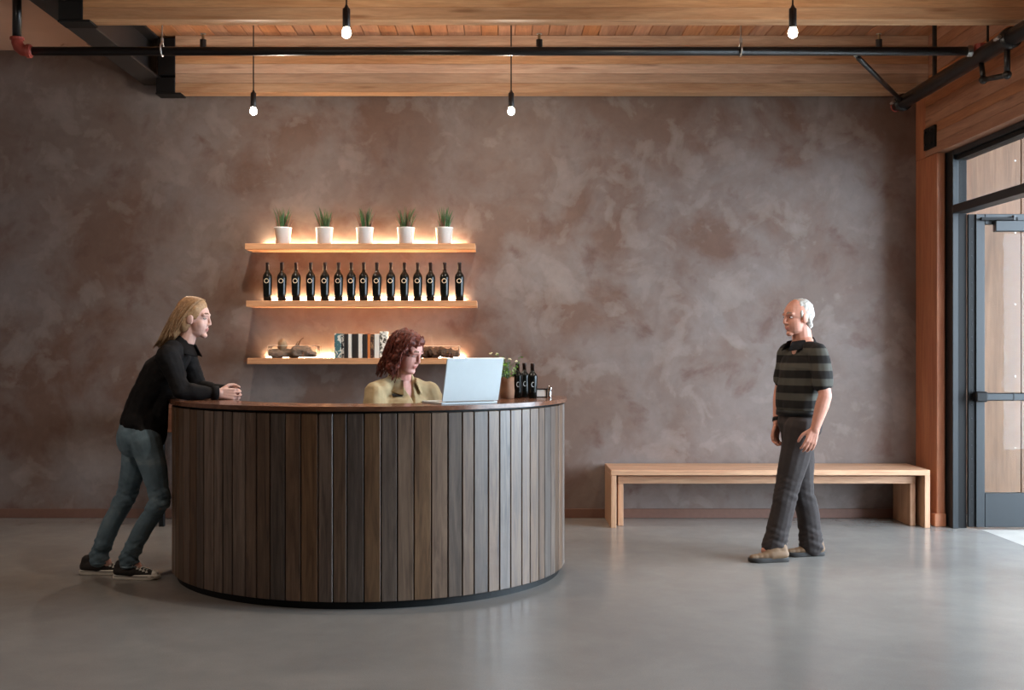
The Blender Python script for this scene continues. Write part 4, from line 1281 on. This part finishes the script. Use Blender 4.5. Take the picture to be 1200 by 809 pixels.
# ---- woman seated inside the counter
def woman_seated():
    root = tag(empty('person', (-0.585, 7.02, 0)), 'woman with curly auburn hair in khaki shirt seated behind the laptop', 'person')
    f = Vector((0.62, -0.785, 0)).normalized(); l = Vector((0, 0, 1)).cross(f); up = Vector((0, 0, 1))
    B = Vector((-0.585, 7.02, 0))
    Q = lambda x, y, z: B + f * x + l * y + up * z
    C = Vector((-0.537, 6.93, 1.362))
    Rh = frame((0.80, -0.52, -0.34))
    nb = Q(0.015, 0.0, 1.20)
    sR, sL = Q(0.02, -0.195, 1.115), Q(0.02, 0.185, 1.12)
    eR, eL = Q(0.09, -0.235, 0.895), Q(0.09, 0.235, 0.895)
    wR, wL = Q(0.32, -0.10, 0.785), Q(0.32, 0.10, 0.785)
    pel, bel, che = Q(-0.01, 0, 0.62), Q(0.03, 0, 0.82), Q(0.02, 0, 1.03)
    g = Geo()
    add_head(g, C, Rh, 1.0, 0.9, 1.12)
    g.ell(C + Rh @ Vector((0.03, 0, -0.095)), (0.055, 0.05, 0.03), Rh)
    g.chain([nb, C + Rh @ Vector((-0.02, 0, -0.06))], [0.058, 0.058])
    g.chain([pel, bel, che, nb], [0.125, 0.118, 0.108, 0.052], l, [1.4, 1.35, 1.35, 1.1])
    for s_, e_, w_ in ((sR, eR, wR), (sL, eL, wL)):
        g.chain([nb - up * 0.06, s_ - up * 0.01], [0.045, 0.045]); g.chain([s_ - up * 0.01, e_], [0.048, 0.043]); g.chain([e_, w_], [0.044, 0.028])
    for sg in (-1, 1):
        h, k, a = Q(0.02, sg * 0.09, 0.60), Q(0.40, sg * 0.09, 0.56), Q(0.36, sg * 0.09, 0.10)
        g.chain([h, k], [0.085, 0.058]); g.chain([k, a], [0.056, 0.038]); g.chain([a, a + f * 0.14 + up * -0.055], [0.038, 0.03])
    add_hand(g, wR, f * 1 + up * -0.12, (0, 0, -1), l, (14, 22, 18), 5)
    add_hand(g, wL, f * 1 + up * -0.12, (0, 0, -1), -l, (14, 22, 18), 5)
    g.remesh('body', ['skin_b', 'lip', 'brow'], root, 0.0045, 3, paint=face_paint(C, Rh, 1.0))
    eyes(root, C, Rh, 1.0, 0.5)
    # trousers and shoes
    g = Geo()
    g.cap(pel + up * 0.04, 0.130, pel - up * 0.01, 0.132, l, 1.4)
    for sg in (-1, 1):
        h, k, a = Q(0.02, sg * 0.09, 0.60), Q(0.40, sg * 0.09, 0.56), Q(0.36, sg * 0.09, 0.10)
        g.chain([h, k, a], [0.095, 0.070, 0.058])
    g.remesh('trousers', 'dark_trouser', root, 0.008, 3)
    for sg in (-1, 1):
        sneaker(root, Q(0.30, sg * 0.09, 0.0), f, 0.26, 'canvas', 'dark_rubber', None, False)
    # shirt
    g = Geo()
    g.chain([Q(0.02, 0, 0.66), Q(0.035, 0, 0.82), Q(0.03, 0, 1.02), Q(0.01, 0, 1.115)], [0.145, 0.138, 0.130, 0.095], l, [1.38, 1.35, 1.42, 1.55])
    for sg in (-1, 1): g.ell(Q(0.085, sg * 0.078, 0.985), (0.085, 0.085, 0.085))
    for s_, e_ in ((sR, eR), (sL, eL)):
        g.chain([Q(0.0, 0, 1.175), s_.lerp(Q(0, 0, 1.17), 0.5), s_], [0.066, 0.066, 0.066]); g.chain([s_, s_.lerp(e_, 0.6)], [0.072, 0.078])
    g.cap(Q(-0.015, 0, 1.15), 0.088, Q(0.0, 0, 1.195), 0.080, l, 1.08)
    def vneck(co):                                        # open neckline: pull the cloth in front of the throat back behind the skin
        q = co - np.array(B)
        x, y, z = q @ np.array(f), q @ np.array(l), q[:, 2]
        w_ = np.clip((z - 1.05) / 0.13, 0, 1) * 0.038
        m = (x > 0.02) & (np.abs(y) < w_) & (z > 1.05)
        co = co.copy()
        co[m] -= np.array(f) * (0.045 * np.clip(1 - np.abs(y[m]) / w_[m], 0, 1) ** 0.5)[:, None]
        return co
    sh = g.remesh('shirt', 'khaki', root, 0.0065, 3, [(0.014, (8, 8, 5)), (0.007, (20, 20, 14))], sculpt=vneck)
    for sg in (-1, 1):                                      # collar leaves
        v, fc = [], []
        nn = 10
        for i in range(nn):
            t = i / (nn - 1)
            an = math.radians(180 - 148 * t)
            c = Q(0.008, 0, 1.232) + f * 0.022 * t - up * 0.050 * t
            o = f * math.cos(an) * 0.082 + l * sg * math.sin(an) * 0.086
            a = c + o * 0.98 + up * 0.012
            b = c + o * (1.25 + 0.15 * t) - up * (0.040 + 0.030 * t)
            for p in (a, b, b - up * 0.006, a - up * 0.006 - o * 0.05): v.append(p)
        for i in range(nn - 1):
            for k in range(4):
                k2 = (k + 1) % 4
                fc.append((i * 4 + k, i * 4 + k2, (i + 1) * 4 + k2, (i + 1) * 4 + k))
        fc.append((0, 1, 2, 3)); fc.append(tuple((nn - 1) * 4 + k for k in (3, 2, 1, 0)))
        add('collar', v, fc, 'khaki', sh, True)
    def chest(y, z, w, h, mat, name, off=0.0):
        # small plate laid on the shirt front, found by casting along the facing direction
        o = Q(0.6, y, z)
        ok, loc, nr, _ = sh.ray_cast(o - WL[sh], -f)
        p = (loc + WL[sh]) if ok else Q(0.15, y, z)
        nr = nr if ok else f
        x_ = up.cross(nr).normalized(); z_ = nr.cross(x_)
        Rr = Matrix((x_, nr, z_)).transposed().to_4x4(); Rr.translation = p + nr * (0.003 + off)
        return Geo().box(-w / 2, w / 2, -0.003, 0.003, -h / 2, h / 2, 0.001, Rr).build(name, mat, sh)
    chest(-0.085, 1.105, 0.062, 0.018, 'black', 'name_badge', 0.003)
    chest(-0.085, 1.055, 0.075, 0.022, 'khaki', 'pocket_flap', 0.002)
    chest(0.085, 1.055, 0.075, 0.022, 'khaki', 'pocket_flap', 0.002)
    for z in (0.78, 0.86, 0.94): 
        chest(0.0, z, 0.011, 0.011, 'white_ceramic', 'button', 0.001)
    # curly hair
    rg = random.Random(9)
    g = Geo()
    P = lambda x, y, z: C + Rh @ Vector((x, y, z))
    g.ell(P(-0.026, 0, 0.040), (0.104, 0.092, 0.100), Rh, 22, 14)
    g.ell(P(0.022, 0, 0.070), (0.062, 0.074, 0.058), Rh, 18, 12)
    for sg in (-1, 1):
        g.cap(P(0.012, sg * 0.072, 0.03), 0.030, P(-0.02, sg * 0.080, -0.10), 0.036)
        g.ell(P(-0.055, sg * 0.050, -0.06), (0.055, 0.052, 0.085), Rh, 16, 10)
    g.ell(P(-0.085, 0, -0.04), (0.050, 0.075, 0.095), Rh, 16, 10)
    hb = g.remesh('hair', 'hair_red', root, 0.006, 2, [(0.014, 28), (0.010, 60)])
    g = Geo()
    for k in range(120):
        sg = rg.choice((-1, 1)); u = rg.uniform(0, 1)
        th = rg.uniform(0.0, 1.0)
        x0 = 0.055 - 0.15 * th
        p0 = P(x0 * 0.9, sg * rg.uniform(0.01, 0.05), 0.125 - 0.02 * abs(th - 0.4))
        p1 = P(x0, sg * 0.105, 0.09)
        p2 = P(x0 * 0.8 - 0.02, sg * rg.uniform(0.085, 0.115), -0.02)
        p3 = P(0.02 - 0.13 * th, sg * rg.uniform(0.05, 0.12), -0.10 - rg.uniform(0, 0.09))
        c = bez(p0, p1, p2, p3, 26)
        ph, fr, am = rg.uniform(0, 6), rg.uniform(0.75, 1.1), rg.uniform(0.004, 0.010)
        c = [p + Rh @ Vector((math.cos(ph + i * fr), 0.6 * math.sin(ph + i * fr), 0.4 * math.sin(ph + i * fr))) * am * min(1, i / 8) for i, p in enumerate(c)]
        strands(g, [c], 0.0046, 0.0022, 5)
    g.build('curls', 'hair_red', hb, True)
    # stool
    st = tag(empty('office_stool', (B.x, B.y, 0)), 'round dark stool under the seated woman inside the counter', 'stool')
    Geo().lathe([(0.15, 0.0), (0.19, 0.01), (0.195, 0.035), (0.17, 0.05), (0.02, 0.052)], Q(0.0, 0, 0.425), 28).build('seat', 'black_cloth', st, True)
    Geo().lathe([(0.025, 0.03), (0.025, 0.424)], Q(0, 0, 0), 14).build('column', 'black_steel', st, True)
    Geo().lathe([(0.21, 0.0), (0.215, 0.006), (0.20, 0.016), (0.03, 0.03)], Q(0, 0, 0), 28).build('base', 'black_steel', st, True)

# ---- man walking past the bench
def man_walking():
    root = tag(empty('person', (2.0, 7.62, 0)), 'grey haired man in striped polo shirt walking past the bench', 'person')
    f = Vector((-0.965, -0.262, 0)).normalized(); l = Vector((0, 0, 1)).cross(f); up = Vector((0, 0, 1))
    C = Vector((1.985, 7.60, 1.588))
    Rh = frame((-0.93, -0.36, -0.06))
    nb = Vector((2.025, 7.62, 1.415))
    ctr = Vector((2.025, 7.62, 0))
    T = lambda x, y, z: ctr + f * x + l * y + up * z
    sL, sR = T(-0.01, 0.178, 1.352), T(0.01, -0.178, 1.352)
    eL, wL = W(967, 464, 7.36), W(955, 503, 7.36)
    eR, wR = T(0.03, -0.24, 1.10), W(911, 497, 7.76)
    pel, bel, che = Vector((1.995, 7.62, 0.90)), Vector((1.995, 7.62, 1.07)), Vector((2.015, 7.62, 1.26))
    hL, kL, aL = Vector((1.99, 7.53, 0.86)), W(921, 578, 7.53), W(907, 636, 7.53)
    hR, kR, aR = Vector((2.005, 7.71, 0.86)), W(941, 578, 7.70), W(951, 636, 7.70)
    g = Geo()
    add_head(g, C, Rh, 1.03, 1.0, 1.06)
    g.chain([nb, C + Rh @ Vector((-0.022, 0, -0.06))], [0.066, 0.062])
    g.chain([pel, bel, che, nb], [0.110, 0.112, 0.115, 0.07], l, [1.35, 1.35, 1.42, 1.3])
    for s_, e_, w_ in ((sL, eL, wL), (sR, eR, wR)):
        g.chain([nb, s_], [0.050, 0.050]); g.chain([s_, e_], [0.050, 0.041])
        g.chain([e_, e_.lerp(w_, 0.3), w_], [0.043, 0.045, 0.029])
    for h, k, a, fd in ((hL, kL, aL, f), (hR, kR, aR, f)):
        g.chain([pel.lerp(h, 0.6), h, k, a], [0.09, 0.085, 0.054, 0.037])
        g.cap(a, 0.037, a + fd * 0.06 - up * 0.05, 0.03)
    add_hand(g, wL, f * 0.35 + up * -0.93, -l * 0.9 - f * 0.2, f, (18, 28, 22), 4, 1.06, 0.0092)
    add_hand(g, wR, f * 0.22 + up * -0.97, l * 0.85 - f * 0.4, f, (26, 38, 30), 4, 1.06, 0.0092)
    g.remesh('body', ['skin_c', 'lip', 'brow_grey'], root, 0.0045, 3, paint=face_paint(C, Rh, 1.03))
    eyes(root, C, Rh, 1.03, 0.35)
    # trousers and belt
    g = Geo()
    g.cap(pel + up * 0.07, 0.116, pel - up * 0.01, 0.122, l, 1.36)
    g.ell(pel - f * 0.035 - up * 0.03, (0.11, 0.15, 0.11), frame(f))
    for h, k, a in ((hL, kL, aL), (hR, kR, aR)):
        g.chain([h, h.lerp(k, 0.5), k, k.lerp(a, 0.5) - f * 0.008, a - up * 0.02], [0.108, 0.096, 0.076, 0.076, 0.078])
    folds = cloth_folds([(kL, 0.006, 0.12, 0.13), (kR, 0.006, 0.12, 0.13), (aL, 0.009, 0.13, 0.13), (aR, 0.010, 0.13, 0.13)])
    tr = g.remesh('trousers', 'dark_trouser', root, 0.0065, 3, [(0.009, (9, 9, 5))], sculpt=folds)
    cb_ = pel + up * 0.062
    pts = [cb_ + f * 0.128 * math.cos(t) + l * 0.171 * math.sin(t) for t in [i * math.pi / 20 for i in range(41)]]
    v, fc = [], []
    for i, p in enumerate(pts[:-1]):
        o = (p - cb_).normalized()
        for q in (p - up * 0.018, p + o * 0.004 - up * 0.018, p + o * 0.004 + up * 0.018, p + up * 0.018): v.append(q)
    n = len(pts) - 1
    for i in range(n):
        j = (i + 1) % n
        for k in range(4):
            k2 = (k + 1) % 4
            fc.append((i * 4 + k, j * 4 + k, j * 4 + k2, i * 4 + k2))
    add('belt', v, fc, 'black', tr, True)
    # polo shirt
    g = Geo()
    g.chain([Vector((1.995, 7.62, 1.005)), Vector((1.995, 7.62, 1.10)), Vector((2.012, 7.62, 1.255)), Vector((2.022, 7.62, 1.345))], [0.130, 0.132, 0.130, 0.092], l, [1.34, 1.34, 1.42, 1.55])
    for s_, e_ in ((sL, eL), (sR, eR)):
        g.chain([Vector((2.022, 7.62, 1.375)), s_.lerp(Vector((2.022, 7.62, 1.39)), 0.5), s_], [0.066, 0.064, 0.062]); g.chain([s_, s_.lerp(e_, 0.68)], [0.068, 0.068])
    g.cap(nb - up * 0.03, 0.074, nb + up * 0.0, 0.072)
    def hem(co):
        co = co.copy()
        m = (co[:, 2] < 0.965) & (np.hypot(co[:, 0] - 1.995, (co[:, 1] - 7.62)) < 0.21)
        co[m, 2] = np.maximum(co[m, 2], 0.948)
        return co
    ps = g.remesh('polo_shirt', 'stripes', root, 0.0065, 3, [(0.011, (8, 8, 5)), (0.005, (22, 22, 12))], sculpt=hem)
    for sg in (-1, 1):
        v, fc = [], []
        nn = 9
        for i in range(nn):
            t = i / (nn - 1)
            an = math.radians(180 - 155 * t)
            c = nb + up * 0.028 + f * 0.03 * t - up * 0.03 * t
            o = f * math.cos(an) * 0.078 + l * sg * math.sin(an) * 0.078
            a = c + o * 0.98 + up * 0.018; b = c + o * (1.28 + 0.15 * t) - up * (0.022 + 0.018 * t)
            for p in (a, b, b - up * 0.006, a - up * 0.006 - o * 0.05): v.append(p)
        for i in range(nn - 1):
            for k in range(4):
                k2 = (k + 1) % 4
                fc.append((i * 4 + k, i * 4 + k2, (i + 1) * 4 + k2, (i + 1) * 4 + k))
        fc.append((0, 1, 2, 3)); fc.append(tuple((nn - 1) * 4 + k for k in (3, 2, 1, 0)))
        add('collar', v, fc, 'black_cloth', ps, True)
    wt = wR.lerp(eR, 0.12)
    d = (wR - eR).normalized()
    Geo().tube([wt - d * 0.012, wt + d * 0.012], 0.036, 16).build('watch', 'black', root, True)
    # shoes
    sneaker(root, Vector((W(924, 656, 7.50).x, 7.50, 0)), (-0.99, -0.14, 0), 0.275, 'tan_leather', 'dark_rubber', 'brown suede shoe with dark sole', False)
    sneaker(root, Vector((W(966, 652, 7.71).x, 7.71, 0)), (-0.99, -0.14, 0), 0.275, 'tan_leather', 'dark_rubber', 'brown suede shoe with dark sole', False)
    # short grey hair round the sides and back, thin on top
    g = Geo()
    P = lambda x, y, z: C + Rh @ (Vector((x, y, z)) * 1.03)
    g.ell(P(-0.030, 0, 0.020), (0.088, 0.081, 0.074), Rh, 22, 14)
    g.ell(P(-0.024, 0, 0.052), (0.090, 0.076, 0.074), Rh, 22, 14)
    for sg in (-1, 1):
        g.cap(P(0.016, sg * 0.066, 0.040), 0.011, P(0.018, sg * 0.070, 0.006), 0.006)
        g.cap(P(-0.035, sg * 0.062, -0.015), 0.022, P(-0.055, sg * 0.045, -0.055), 0.022)
    g.remesh('hair', 'hair_grey', root, 0.005, 3, [(0.005, 60)])
woman_leaning()
woman_seated()
man_walking()
